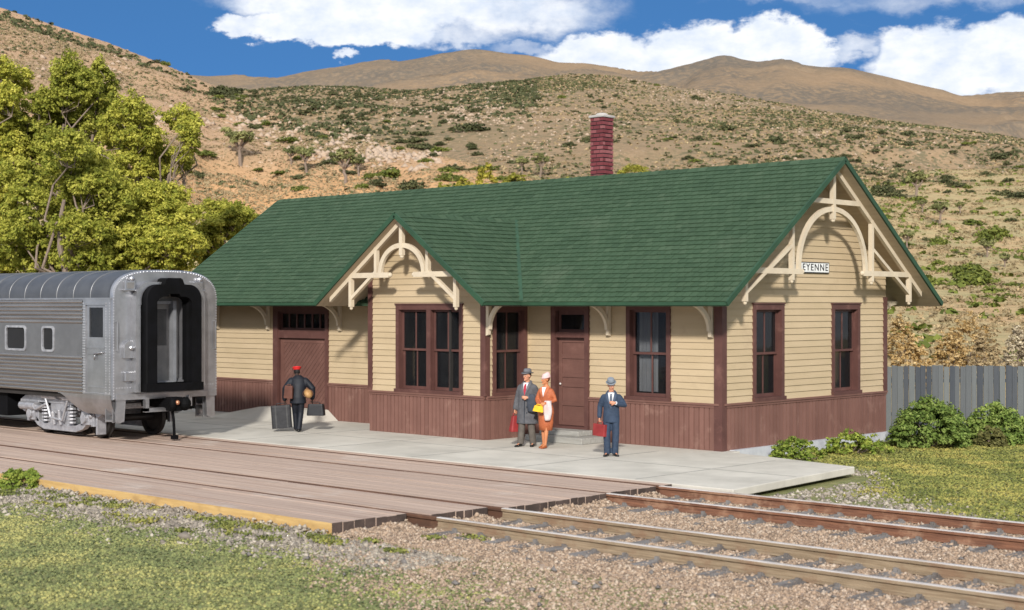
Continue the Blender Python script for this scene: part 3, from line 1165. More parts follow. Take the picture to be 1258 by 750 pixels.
for s in (1, -1):
    ex = BC + s * (BHW - .03)
    mb.add([(ex, BYF + .02, EZ - so_), (ex, .0, EZ - so_), (BC, .0, BRZ - so_ - .02), (BC, BYF + .02, BRZ - so_ - .02)], [(0, 1, 2, 3)], 0, .5)
mb.build('soffit', M['soffit'], DEP)
mb = MB()
for xx, s in ((RX1, 1), (RX0, -1)):
    for ey in (EY0, EY1):
        mb.bar((xx, ey, EZ - .035), (xx, 3.65, RZ - .035), .05, .12, up=(0, 0, 1))
for s in (1, -1):
    mb.bar((BC + s * BHW, BYF, EZ - .035), (BC, BYF, BRZ - .035), .05, .12)
for (a, b) in ((RX0, BC - BHW), (BC + BHW, RX1)):
    mb.bar((a, EY0, EZ - .03), (b, EY0, EZ - .03), .03, .07)
mb.bar((RX0, EY1, EZ - .03), (RX1, EY1, EZ - .03), .03, .07)
for s in (1, -1):
    mb.bar((BC + s * BHW, BYF, EZ - .03), (BC + s * BHW, EY0, EZ - .03), .03, .07)
    mb.bar((BC + s * BHW, EY0 - .02, EZ + .03), (BC, ymeet(BRZ), BRZ + .02), .10, .05)
mb.build('roof_edge', M['edgegreen'], DEP)
mb = MB()
n = 70
for i in range(n):                                   # overlapping ridge shingles
    x0 = RX0 + (RX1 - RX0) * i / n
    x1 = RX0 + (RX1 - RX0) * (i + 1) / n + .03
    t = random.random()
    for s in (1, -1):
        mb.add([(x0, 3.65, RZ + .03), (x1, 3.65, RZ + .045), (x1, 3.65 - s * .16, RZ - .16 * SL + .04), (x0, 3.65 - s * .16, RZ - .16 * SL + .025)], [(0, 1, 2, 3)], 0, t)
mb.build('ridge_cap', M['roofgreen'], ROOF)
mb = MB()
for i in range(15):
    y0, y1 = BYF + (ymeet(BRZ) - BYF) * i / 15, BYF + (ymeet(BRZ) - BYF) * (i + 1) / 15
    t = random.random()
    for s in (1, -1):
        mb.add([(BC, y0, BRZ + .04), (BC, y1, BRZ + .03), (BC - s * .14, y1, BRZ - .14 * BSL + .025), (BC - s * .14, y0, BRZ - .14 * BSL + .035)], [(0, 1, 2, 3)], 0, t)
mb.build('ridge_cap', M['roofgreen'], ROOF)

# chimney (a sub-part of the roof)
cx, cy, cw = -6.93, 4.12, .46
mb = MB()
mb.box((cx - cw / 2 + .022, cy - cw / 2 + .022, 6.0), (cx + cw / 2 - .022, cy + cw / 2 - .022, 8.48), 1)
ch = .112
for k in range(22):
    z = 6.02 + k * ch
    hb = cw / 2
    for s in (-1, 1):
        if k % 2:
            cuts = [-hb, -hb * .5, hb * .5, hb]
        else:
            cuts = [-hb, 0, hb]
        for a, b in zip(cuts[:-1], cuts[1:]):
            j = random.uniform(-.004, .004)
            q0, q1 = sorted((s * (hb - .05), s * (hb + j)))
            mb.box((cx + a + .012, cy + q0, z), (cx + b - .012, cy + q1, z + ch - .028))
            q0, q1 = sorted((s * (hb - .045), s * (hb + j + .002)))
            a2, b2 = (a, b) if k % 2 == 0 else (a, b)
            mb.box((cx + q0, cy + a2 + .013, z + .001), (cx + q1, cy + b2 - .013, z + ch - .029))
chim = mb.build('chimney', [M['brick'], M['mortar']], ROOF)
mb = MB()
mb.box((cx - .265, cy - .265, 8.46), (cx + .265, cy + .265, 8.53))
mb.stack([(cx, cy, 8.53, .20, .20), (cx, cy, 8.58, .15, .15), (cx, cy, 8.60, .12, .12)], 14)
mb.build('chimney_cap', M['chalk'], ROOF, bevel=.02)


# gable trusses
def truss(P, hw, zr, sl, e, legs, hz, archw, archtop, kz, collar, kt):
    """decorative gable truss, a = offset from the middle; P(a, z, c)"""
    c0, c1 = -.05, .05
    rz = lambda a: zr - abs(a) * sl
    parts = []
    mb = MB()                                            # rafters under the roof
    for s in (1, -1):
        mb.prism([(0, rz(0) - .1), (s * (hw), rz(hw) - .1), (s * hw, rz(hw) - .24), (0, rz(0) - .24)][:: s], P, c0 + .004, c1 - .004)
    parts.append(('truss_rafter', mb))
    mb = MB()
    mb.prism([(-.055, kz), (.055, kz), (.055, rz(0) - .12), (-.055, rz(0) - .12)], P, c0 - .004, c1 + .004)
    q = P(0, kz - .03, 0)
    mb.ell(q, (.055, .055, .05), 8, 6)
    parts.append(('king_post', mb))
    if collar:
        mb = MB()
        hwc = (zr - .16 - collar) / sl
        mb.prism([(-hwc, collar - .06), (hwc, collar - .06), (hwc, collar + .06), (-hwc, collar + .06)], P, c0, c1)
        parts.append(('collar_beam', mb))
    mb = MB()
    pts = [(archw * math.cos(math.pi * k / 24), hz + (archtop - hz) * math.sin(math.pi * k / 24) ** .92) for k in range(25)]
    mb.ribbon(pts, .12, P, c0 + .01, c1 - .01)
    parts.append(('arch', mb))
    for s in (1, -1):
        mb = MB()
        a0, a1 = s * legs[0], s * legs[1]
        lo, hi = min(a0, a1), max(a0, a1)
        mb.prism([(lo - .04, hz - .065), (hi + .04, hz - .065), (hi + .04, hz + .065), (lo - .04, hz + .065)], P, c0 - .002, c1 + .002)
        q = P(s * (legs[1] - .06), hz, 0)
        mb.ell(q, (.06, .06, .06), 8, 6)
        parts.append(('tie_beam', mb))
        mb = MB()
        mb.prism([(a0 - .05, e), (a0 + .05, e), (a0 + .05, rz(legs[0]) - .08), (a0 - .05, rz(legs[0]) - .08)], P, c0 - .005, c1 + .005)
        q = P(a0, e - .03, 0)
        mb.ell(q, (.045, .045, .05), 8, 6)
        parts.append(('corner_post', mb))
        mb = MB()
        ai = s * legs[2]
        mb.prism([(ai - .045, hz - kt), (ai + .045, hz - kt), (ai + .045, rz(legs[2]) - .12), (ai - .045, rz(legs[2]) - .12)], P, c0 - .005, c1 + .005)
        q = P(ai, hz - kt - .03, 0)
        mb.ell(q, (.045, .045, .05), 8, 6)
        parts.append(('hanging_post', mb))
        mb = MB()
        za, zb2 = e + .2, legs[3]
        mb.bar(P(a0, za, 0), P(ai, zb2, 0), .08, .10, up=tuple(np.array(P(0, 0, 1)) - np.array(P(0, 0, 0))))
        parts.append(('truss_brace', mb))
    for nm, b_ in parts:
        b_.build(nm, M['trimcream'], DEP)


truss(lambda a, z, c: (.66 + c, 3.65 + a, z), 4.3, 6.80, SL, 3.38, (3.69, 1.42, 1.80, 4.70), 4.08, 1.52, 5.60, 5.36, 5.78, .2)
truss(lambda a, z, c: (BC + a, -2.28 - c, z), 2.75, BRZ, BSL, 3.25, (1.93, .50, .95, 4.15), 4.06, .80, 4.80, 4.55, None, -.02)

# station name sign
SG = thing('station_sign', 'white name board reading CHEYENNE high on the gable wall, partly behind the arch', 'sign', (.06, 3.53, 4.08))
mb = MB()
mb.box((.035, 2.68, 4.075), (.06, 4.47, 4.345))
mb.build('sign_border', M['ink'], SG)
mb = MB()
mb.box((.06, 2.705, 4.10), (.066, 4.445, 4.32))
mb.build('sign_panel', M['white'], SG)
fc = bpy.data.curves.new('lettering', 'FONT')
fc.body = 'CHEYENNE'
fc.align_x = 'CENTER'
fc.align_y = 'CENTER'
fc.size = .235
fc.space_character = 1.22
fc.extrude = .002
fc.offset = .002
fc.materials.append(M['ink'])
ft = bpy.data.objects.new('lettering_outline', fc)
COL.objects.link(ft)
fm = bpy.data.meshes.new_from_object(ft.evaluated_get(bpy.context.evaluated_depsgraph_get()))
bpy.data.objects.remove(ft)
fo = bpy.data.objects.new('lettering', fm)
COL.objects.link(fo)
fo.parent = SG
xs_ = [v.co.x for v in fm.vertices]
kx = 1.60 / (max(xs_) - min(xs_))
fo.matrix_local = Matrix(((0, 0, 1, .009), (kx, 0, 0, 4.40 - kx * max(xs_) - 3.53), (0, 1, 0, .13), (0, 0, 0, 1)))

# ---------------------------------------------------------------- passenger coach
TX, TY = -11.75, -6.785                     # front end of the body, centre line
TL = 25.9
CO = thing('passenger_coach', 'silver fluted railway passenger coach with black open end diaphragm standing by the platform', 'train car', (TX, TY, -.03))
HW_ = 1.515


def csec(half, n=48, inset=0.0, z0=1.12):
    """half outline of the roof from one side top edge round to the other"""
    pts = []
    for k in range(n + 1):
        a = math.pi * k / n
        c, s_ = math.cos(a), math.sin(a)
        e = .62
        pts.append(((HW_ - inset) * math.copysign(abs(c) ** e, c), 3.46 + (.70 - inset) * abs(s_) ** .80))
    return pts


rp = csec(0)
mb = MB()
X0, X1 = TX - TL + .1, TX - .12
mb.loft([[(x, TY + a, z) for a, z in rp] for x in (X0, X1)], caps=False, closed=False)
for x in np.arange(X1 - .85, X0, -.78):                # standing roof seams
    q = [(a * 1.006, z + .014) for a, z in rp]
    mb.loft([[(x + .010, TY + a, z) for a, z in rp], [(x + .008, TY + a, z) for a, z in q], [(x - .008, TY + a, z) for a, z in q], [(x - .010, TY + a, z) for a, z in rp]], caps=False, closed=False, mi=1)
for x in np.linspace(X1 - .12, X1 - .62, 5):           # louvre ribs near the end
    q = [(a * 1.01, z + .02) for a, z in rp[3:20]]
    mb.loft([[(x + .03, TY + a, z) for a, z in rp[3:20]], [(x, TY + a, z) for a, z in q], [(x - .03, TY + a, z) for a, z in rp[3:20]]], caps=False, closed=False, mi=1)
rf = mb.build('roof', [M['silverroof'], M['silverband']], CO, smooth=True)
mb = MB()
for s in (-1, 1):
    mb.box((X0, TY + s * HW_ - .02, 3.43), (TX - .03, TY + s * HW_ + .02, 3.475))
mb.build('gutter', M['silver'], rf)

XV = TX - 1.30                                  # inner edge of the vestibule
WINS = [(-16.78, -15.80), (-14.95, -14.42)] + [(-19.2 - 1.9 * k, -17.85 - 1.9 * k) for k in range(9)]
for s in (-1, 1):
    PSd = lambda x, z, o, s=s: (x, TY + s * (HW_ + o), z)
    mb = MB()
    for (za, zb, n) in ((1.13, 2.06, 10), (2.84, 3.44, 6)):          # fluting
        st = (zb - za) / n
        for i in range(n):
            z = za + i * st
            prof = [(0, z), (.016, z + st * .12), (.024, z + st * .32), (.024, z + st * .55), (.016, z + st * .75), (0, z + st * .88), (-.004, z + st)]
            mb.loft([[PSd(x, zz, o_) for o_, zz in prof] for x in (X0, XV)], caps=False, closed=False)
    b = mb.build('side_panel', M['flute'], CO)
    mb = MB()
    xs = sorted([X0, XV] + [q for w_ in WINS for q in w_])
    for a, b2 in zip(xs[:-1], xs[1:]):
        if any(abs(a - w_[0]) < .01 for w_ in WINS):
            mb.box((a, 2.06, -.04), (b2, 2.16, .0), P=PSd)
            mb.box((a, 2.74, -.04), (b2, 2.84, .0), P=PSd)
        else:
            mb.box((a, 2.06, -.04), (b2, 2.84, .0), P=PSd)
    mb.build('window_band', M['silverband'], CO)
    for (a, b2) in WINS:
        mb = MB()
        rr = []
        for (ins, o_) in ((-.035, .0), (-.035, .022), (.02, .022), (.02, -.03)):
            ring = []
            ww, hh, r_ = (b2 - a) / 2 - ins, .29 - ins, .09
            for qx, qz in ((1, 1), (-1, 1), (-1, -1), (1, -1)):
                for k in range(5):
                    an = math.pi / 2 * k / 4 + {(1, 1): 0, (-1, 1): math.pi / 2, (-1, -1): math.pi, (1, -1): 1.5 * math.pi}[(qx, qz)]
                    ring.append(PSd((a + b2) / 2 + qx * (ww - r_) + r_ * math.cos(an), 2.45 + qz * (hh - r_) + r_ * math.sin(an), o_))
            rr.append(ring)
        mb.loft(rr, caps=False)
        wf = mb.build('window', M['steel'], CO)
        mb = MB()
        mb.box((a + .005, 2.155, -.05), (b2 - .005, 2.745, -.02), P=PSd)
        mb.build('pane', M['ink'], wf)
    # vestibule side with its door
    mb = MB()
    D0, D1 = TX - 1.17, TX - .30
    mb.box((XV, 1.13, -.05), (D0, 3.44, .012), P=PSd)
    mb.box((D1, 1.13, -.05), (TX - .06, 3.44, .012), P=PSd)
    mb.box((D0, 3.34, -.05), (D1, 3.44, .011), P=PSd)
    mb.box((D0 - .05, 3.30, .0), (D1 + .05, 3.36, .03), P=PSd)
    # skirt curving in below the sill
    nx = 26
    top, rows = [], []
    xs = np.linspace(XV - 1.15, TX - .06, nx)
    for j in range(6):
        r_ = []
        for x in xs:
            t = np.clip((x - (XV - 1.15)) / 1.15, 0, 1)
            low = 1.12 - (.47) * (t * t * (3 - 2 * t))
            z = 1.13 + (low - 1.13) * j / 5
            o_ = .012 - .16 * ((1.13 - z) / .47) ** 2
            r_.append(PSd(x, z, o_))
        rows.append(r_)
    mb.loft(rows, caps=False, closed=False)
    vp = mb.build('vestibule_panel', M['silver'], CO)
    mb = MB()
    for x in (XV + .03, D0 - .03, D1 + .04, TX - .10):
        for z in np.arange(1.2, 3.4, .065):
            mb.box((x - .012, z - .012, .01), (x + .012, z + .012, .024), P=PSd)
    for x in np.arange(XV, TX - .1, .06):
        mb.box((x - .010, 1.16, .01), (x + .010, 1.18, .02), P=PSd)
    mb.build('rivet_row', M['rivet'], vp)
    mb = MB()
    mb.box((D0, 1.13, -.06), (D1, 2.52, -.012), P=PSd)
    mb.box((D0, 3.24, -.06), (D1, 3.34, -.012), P=PSd)
    mb.box((D0, 2.52, -.06), (D0 + .13, 3.24, -.012), P=PSd)
    mb.box((D1 - .13, 2.52, -.06), (D1, 3.24, -.012), P=PSd)
    mb.box((D0 + .03, 2.25, -.012), (D1 - .03, 2.29, .008), P=PSd)
    mb.box((D0, 1.13, -.0125), (D1, 1.17, .02), P=PSd)
    mb.box((D0 + .08, 1.30, -.0125), (D1 - .08, 1.33, .004), P=PSd)
    mb.box((D0 + .08, 2.10, -.0125), (D1 - .08, 2.13, .004), P=PSd)
    vd = mb.build('vestibule_door', M['silver'], CO)
    mb = MB()
    mb.box((D0 + .12, 2.51, -.05), (D1 - .12, 3.25, -.03), P=PSd)
    mb.build('pane', M['glass'], vd)
    mb = MB()
    mb.tube([PSd(D0 + .45, 2.12, .0), PSd(D0 + .45, 2.12, .06), PSd(D1 - .08, 2.16, .06), PSd(D1 - .08, 2.16, .0)], .018, 6)
    mb.tube([PSd(D0 + .45, 2.12, .02), PSd(D0 + .42, 1.98, .03)], .018, 6)
    mb.build('grab_handle', M['silver'], vd, smooth=True)

# floor, far end, inner shell
mb = MB()
mb.box((X0, TY - 1.42, 1.0), (TX - .1, TY + 1.42, 1.13))
mb.box((X0, TY - 1.40, 1.13), (X0 + .05, TY + 1.40, 3.5))
mb.box((XV - .03, TY - 1.40, 1.14), (XV + .0, TY - .42, 3.6))
mb.box((XV - .03, TY + .42, 1.14), (XV + .0, TY + 1.40, 3.6))
mb.box((X0 + .06, TY - 1.1, 1.13), (XV - .2, TY + 1.1, 1.5))
mb.build('floor', M['dark'], CO)
mb = MB()
mb.box((-22.5, TY - 1.25, .38), (-17.2, TY + 1.25, 1.0))
mb.box((-30.5, TY - 1.2, .42), (-24.0, TY + 1.2, 1.0))
mb.build('underframe_box', M['black'], CO)

# end wall with a hole for the gangway
OPW, OZ0, OZ1 = .56, 1.34, 3.62


def outline(n, inset):
    """closed end outline, sampled by angle round the centre"""
    pts = []
    cz = 2.5
    side = [(HW_ - inset, 1.02 + inset)]
    prof = [(HW_ - inset, z) for z in np.linspace(1.02 + inset, 3.3, 12)] + [(a * (HW_ - inset) / HW_, z - inset) for a, z in csec(0) if z > 3.3] + [(-(HW_ - inset), z) for z in np.linspace(3.3, 1.02 + inset, 12)]
    prof += [(x, 1.02 + inset) for x in np.linspace(-(HW_ - inset), HW_ - inset, 10)[1:-1]]
    return prof


def on_rect(a, z):
    cz = (OZ0 + OZ1) / 2
    dx_, dz_ = a, z - cz
    k = min(OPW / max(abs(dx_), 1e-6), (OZ1 - OZ0) / 2 / max(abs(dz_), 1e-6))
    return (dx_ * k, cz + dz_ * k)


mb = MB()
o0, o1, o2 = outline(0, 0.0), outline(0, .012), outline(0, .05)
rect = [on_rect(a, z) for a, z in o2]
mb.loft([[(TX - .16, TY + a, z) for a, z in o0], [(TX - .045, TY + a, z) for a, z in o0], [(TX - .012, TY + a, z) for a, z in o1], [(TX, TY + a, z) for a, z in o2],
         [(TX, TY + a, z) for a, z in rect], [(TX - .4, TY + a, z) for a, z in rect]], caps=False)
ew = mb.build('end_wall', M['silver'], CO)
mb = MB()
oo = outline(0, .035)
P_ = np.array(oo)
acc = 0
for i in range(len(P_)):
    a, b = P_[i], P_[(i + 1) % len(P_)]
    n = max(1, int(np.linalg.norm(b - a) / .06))
    for k in range(n):
        q = a + (b - a) * k / n
        mb.box((TX - .02, TY + q[0] - .011, q[1] - .011), (TX + .012, TY + q[0] + .011, q[1] + .011))
for a in np.arange(-1.4, 1.41, .075):
    if abs(a) > .82:
        mb.box((TX, TY + a - .011, 1.30), (TX + .012, TY + a + .011, 1.322))
mb.build('rivet_row', M['rivet'], ew)
mb = MB()
mb.box((TX, TY - 1.46, 3.455), (TX + .008, TY - .86, 3.47))
mb.box((TX, TY + .86, 3.455), (TX + .008, TY + 1.46, 3.47))
mb.box((TX, TY - 1.45, 1.02), (TX + .06, TY + 1.45, 1.16))
mb.build('buffer_sill', M['silver'], ew)


def arch_outline(hw, z0, z1, r, hump=0.0, n=10):
    pts = [(hw, z0), (hw, z1 - r)]
    for k in range(1, n + 1):
        a = math.pi / 2 * k / n
        pts.append((hw - r + r * math.cos(a), z1 - r + r * math.sin(a)))
    if hump:
        pts += [(hw * .36, z1 + .005), (hw * .30, z1 + hump * .8), (hw * .22, z1 + hump)]
    left = [(-a, z) for a, z in reversed(pts)]
    return pts + left


mb = MB()
for s in (-1, 1):
    mb.box((TX, TY + s * .93 - .07, 1.2), (TX + .2, TY + s * .93 + .07, 3.298))
aro = arch_outline(1.0, 3.3, 3.86, .42)
ari = arch_outline(.84, 3.3, 3.80, .40)
mb.loft([[(TX + .0, TY + a, z) for a, z in aro], [(TX + .2, TY + a, z) for a, z in aro], [(TX + .2, TY + a, z) for a, z in ari], [(TX, TY + a, z) for a, z in ari]], caps=False, closed=False)
mb.build('diaphragm_casing', M['silver'], CO)
mb = MB()
da_ = arch_outline(.80, 1.24, 3.80, .36, .16)
ia = [(max(-.50, min(.50, a)) if z < 3.2 else a * .50 / .80, 1.40 if z < 1.3 else (min(z, 3.30) if z < 3.35 else 3.30 + (z - 3.35) * .45)) for a, z in da_]
mb.loft([[(TX, TY + a, z) for a, z in da_], [(TX + .34, TY + a, z) for a, z in da_], [(TX + .36, TY + a * .97, z) for a, z in da_],
         [(TX + .36, TY + a, z) for a, z in ia], [(TX + .24, TY + a, z) for a, z in ia], [(TX + .22, TY + a * 1.06, z) for a, z in ia], [(TX + .12, TY + a, z) for a, z in ia], [(TX - .05, TY + a, z) for a, z in ia]], caps=False)
mb.box((TX + .02, TY - .82, 1.20), (TX + .40, TY + .82, 1.40))
mb.build('diaphragm', M['black'], CO)
mb = MB()
mb.box((TX - .34, TY - .56, 1.34), (TX - .30, TY + .56, 3.62))
ed = mb.build('end_door', M['greydoor'], CO)
mb = MB()
mb.box((TX - .30, TY + .27, 1.36), (TX - .1, TY + .36, 3.4))
mb.box((TX - .30, TY - .47, 1.36), (TX - .2, TY - .40, 3.4))
mb.box((TX - .30, TY - .40, 3.32), (TX - .2, TY + .27, 3.4))
mb.box((TX - .30, TY - .40, 1.38), (TX - .12, TY + .27, 1.43))
mb.build('door_jamb', mat('pale door jamb', (.26, .265, .28), None, .45, metal=.3), ed)
mb = MB()
mb.box((TX - .302, TY - .3, 2.3), (TX - .292, TY + .2, 3.2))
mb.build('pane', M['glass'], ed)
for s, a in ((-1, -1.08), (1, .88)):
    mb = MB()
    mb.box((TX, TY + a - .14, 3.66), (TX + .10, TY + a + .14, 3.88))
    mb.box((TX, TY + a - .18, 3.64), (TX + .14, TY + a + .18, 3.68))
    mb.ell((TX + .06, TY + a + .06, 3.93), (.07, .07, .07), 10, 6)
    lb = mb.build('marker_lamp', M['silver'], CO, bevel=.012)
    mb = MB()
    mb.box((TX + .10, TY + a - .09, 3.70), (TX + .108, TY + a + .09, 3.84))
    mb.build('lens', M['greydoor'], lb)
mb = MB()
hood = [(.17, 2.02), (.17, 2.28)] + [(.17 * math.cos(math.pi * k / 8), 2.28 + .17 * math.sin(math.pi * k / 8)) for k in range(1, 8)] + [(-.17, 2.28), (-.17, 2.02)]
mb.prism(hood, lambda a, b, c: (c, TY - 1.08 + a, b), TX, TX + .10)
mb.ell((TX + .11, TY - 1.05, 2.27), (.05, .07, .07), 10, 6)
mb.build('tail_light', M['silver'], CO, bevel=.012)
mb = MB()
mb.box((TX, TY - 1.22, 1.46), (TX + .09, TY - .94, 1.70))
mb.build('socket_box', M['silver'], CO, bevel=.02)
for s in (-1, 1):
    mb = MB()
    mb.tube([(TX + .0, TY + s * 1.42, 2.2), (TX + .07, TY + s * 1.42, 2.2), (TX + .07, TY + s * 1.42, 2.9), (TX + .0, TY + s * 1.42, 2.9)], .014, 6)
    mb.build('end_grab_iron', M['silver'], CO)
# steps, coupler, hose
for s in (-1, 1):
    mb = MB()
    y = TY + s * 1.30
    mb.prism([(-.12, 1.02), (.14, 1.02), (.10, .52), (-.02, .46), (-.12, .50)], lambda a, b, c: (c, y - s * a, b), TX - .03, TX + .02)
    mb.build('corner_step', M['silver'], CO)
    mb = MB()
    for q in ((-.14, .5, .16, .54), (-.14, .78, .16, .82)):
        mb.box((TX - .40, y + q[0], q[1]), (TX - .12, y + q[2], q[3]))
    mb.box((TX - .42, y - .15, .48), (TX - .39, y + .17, 1.05))
    mb.box((TX - .12, y - .15, .48), (TX - .09, y + .17, 1.05))
    mb.build('stirrup_step', M['silver'], CO)
mb = MB()
for s in (-1, 1):
    mb.box((TX + .0, TY + s * .62 - .05, .72), (TX + .12, TY + s * .62 + .05, 1.06))
mb.box((TX, TY - .67, .70), (TX + .12, TY + .67, .80))
mb.build('coupler_carrier', M['silver'], CO)
mb = MB()
mb.box((TX - .9, TY - .14, .78), (TX + .30, TY + .14, 1.0))
mb.box((TX + .25, TY - .20, .72), (TX + .52, TY + .12, 1.06))
mb.ell((TX + .52, TY + .18, .89), (.17, .15, .17), 12, 8)
mb.ell((TX + .50, TY - .16, .89), (.10, .09, .15), 12, 8)
cp = mb.build('coupler', M['black'], CO, bevel=.02)
mb = MB()
mb.ell((TX + .56, TY - .06, .93), (.06, .06, .06), 10, 6)
mb.build('coupler_pin', M['copper'], cp, smooth=True)
mb = MB()
mb.tube([(TX + .3, TY - .04, .75), (TX + .34, TY - .02, .5), (TX + .34, TY + .0, .10)], [.04, .035, .035], 8)
mb.box((TX + .27, TY - .06, .02), (TX + .41, TY + .07, .12))
mb.build('air_hose', M['black'], CO)


def bogie(xc):
    t = None
    mb = MB()
    ws = 1.30
    for s in (-1, 1):
        y = TY + s * 1.08
        P = lambda a, b, c, s=s, y=y: (xc + a, y + s * c, b)
        # cast side frame: top chord dipping to the journal boxes, hanging equaliser
        top = [(-1.95, .84), (-1.7, .96), (-.9, 1.0), (.9, 1.0), (1.7, .96), (1.95, .84), (1.95, .60), (1.72, .52), (1.55, .74), (.95, .80), (-.95, .80), (-1.55, .74), (-1.72, .52), (-1.95, .60)]
        mb.prism(top, P, -.07, .09)
        mb.ribbon([(-1.3, .46), (-1.05, .28), (-.75, .20), (.75, .20), (1.05, .28), (1.3, .46)], .16, P, -.05, .10)
        mb.prism([(-.62, .26), (.62, .26), (.46, .80), (-.46, .80)], P, -.02, .07)
        for a in (-.62, .62):                       # coil springs
            for k in range(5):
                q = P(a, .36 + k * .085, .10)
                mb.tube([(q[0], q[1], q[2] - .025), (q[0], q[1], q[2] + .025)], .125, 10)
        for a in (-ws, ws):                         # journal boxes
            mb.box(P(a - .17, .34, .0), P(a + .17, .66, .16))
            q = P(a, .50, .16)
            mb.tube([q, (q[0], q[1] + s * .07, q[2])], .12, 10)
            mb.prism([(a - .30, .30), (a - .17, .30), (a - .14, .84), (a - .26, .84)], P, -.04, .10)
            mb.prism([(a + .17, .30), (a + .30, .30), (a + .26, .84), (a + .14, .84)], P, -.04, .10)
        for (a0, a1, z, r_) in ((-1.75, -1.0, .70, .11), (-.65, .05, 1.0, .10), (.35, 1.05, .98, .09), (1.2, 1.35, .93, .15)):   # brake cylinders, damper
            q0, q1 = P(a0, z, .17), P(a1, z, .17)
            mb.tube([q0, q1], r_, 12)
            mb.tube([q1, P(a1 + .28, z - .02, .17)], .045, 8)
        mb.tube([P(-.5, .92, .2), P(-.25, .45, .2), P(.3, .40, .2), P(.55, .9, .2)], .035, 6)
        mb.tube([P(-1.0, .62, .2), P(-.45, .78, .22)], .04, 6)
        mb.tube([P(.15, .28, .15), P(.15, .66, .2)], .05, 6)
        mb.tube([P(-.15, .28, .15), P(-.15, .6, .2)], .05, 6)
        for a in (-.9, -.2, .4, 1.0, 1.5):
            q = P(a, .66 + .1 * math.sin(a * 7), .12)
            mb.ell(q, (.07, .07, .07), 8, 6)
    mb.box((xc - .25, TY - 1.05, .45), (xc + .25, TY + 1.05, .85))
    mb.box((xc - 1.9, TY - 1.0, .72), (xc - 1.7, TY + 1.0, .86))
    mb.box((xc + 1.7, TY - 1.0, .72), (xc + 1.9, TY + 1.0, .86))
    mb.box((xc + 1.60, TY - 1.12, .10), (xc + 1.66, TY - .86, .62))
    bo = mb.build('bogie', M['steel'], CO, bevel=.008)
    for a in (-ws, ws):
        mb = MB()
        x = xc + a
        for s in (-1, 1):
            y = TY + s * .755
            prof = [(.10, .0), (.10, .07), (.42, .07), (.46, .055), (.46, -.03), (.49, -.045), (.49, -.07), (.40, -.075), (.34, -.03), (.10, -.05)]
            rings = []
            for (r_, o_) in prof:
                rings.append([(x + r_ * math.cos(2 * math.pi * k / 32), y + s * o_, .455 + r_ * math.sin(2 * math.pi * k / 32)) for k in range(32)])
            rings.append(rings[0])
            mb.loft(rings, caps=False)
        mb.tube([(x, TY - 1.1, .455), (x, TY + 1.1, .455)], .09, 12)
        mb.build('wheelset', M['wheel'], bo, smooth=False)


bogie(-14.72)
bogie(TX - TL + 2.97)

# ---------------------------------------------------------------- people
def pm(name, c, c2=None, rough=.7, **k):
    return mat(name, c, c2 or tuple(x * .72 for x in c), rough, vscale=7, bscale=k.pop('bscale', 16), **k)


SKIN = pm('skin', (.52, .25, .15), (.45, .2, .12), .55)
SKIND = pm('dark skin', (.05, .032, .025), (.035, .022, .018), .55)
WHITE = pm('white cloth', (.66, .66, .66), (.56, .56, .57))
SHOE = pm('black shoe leather', (.012, .012, .012), None, .3)
EYEW = pm('eye white', (.55, .52, .48), None, .3)
EYED = pm('dark iris and brows', (.06, .035, .025), None, .5)
LIP = pm('lips', (.40, .15, .11), None, .5)


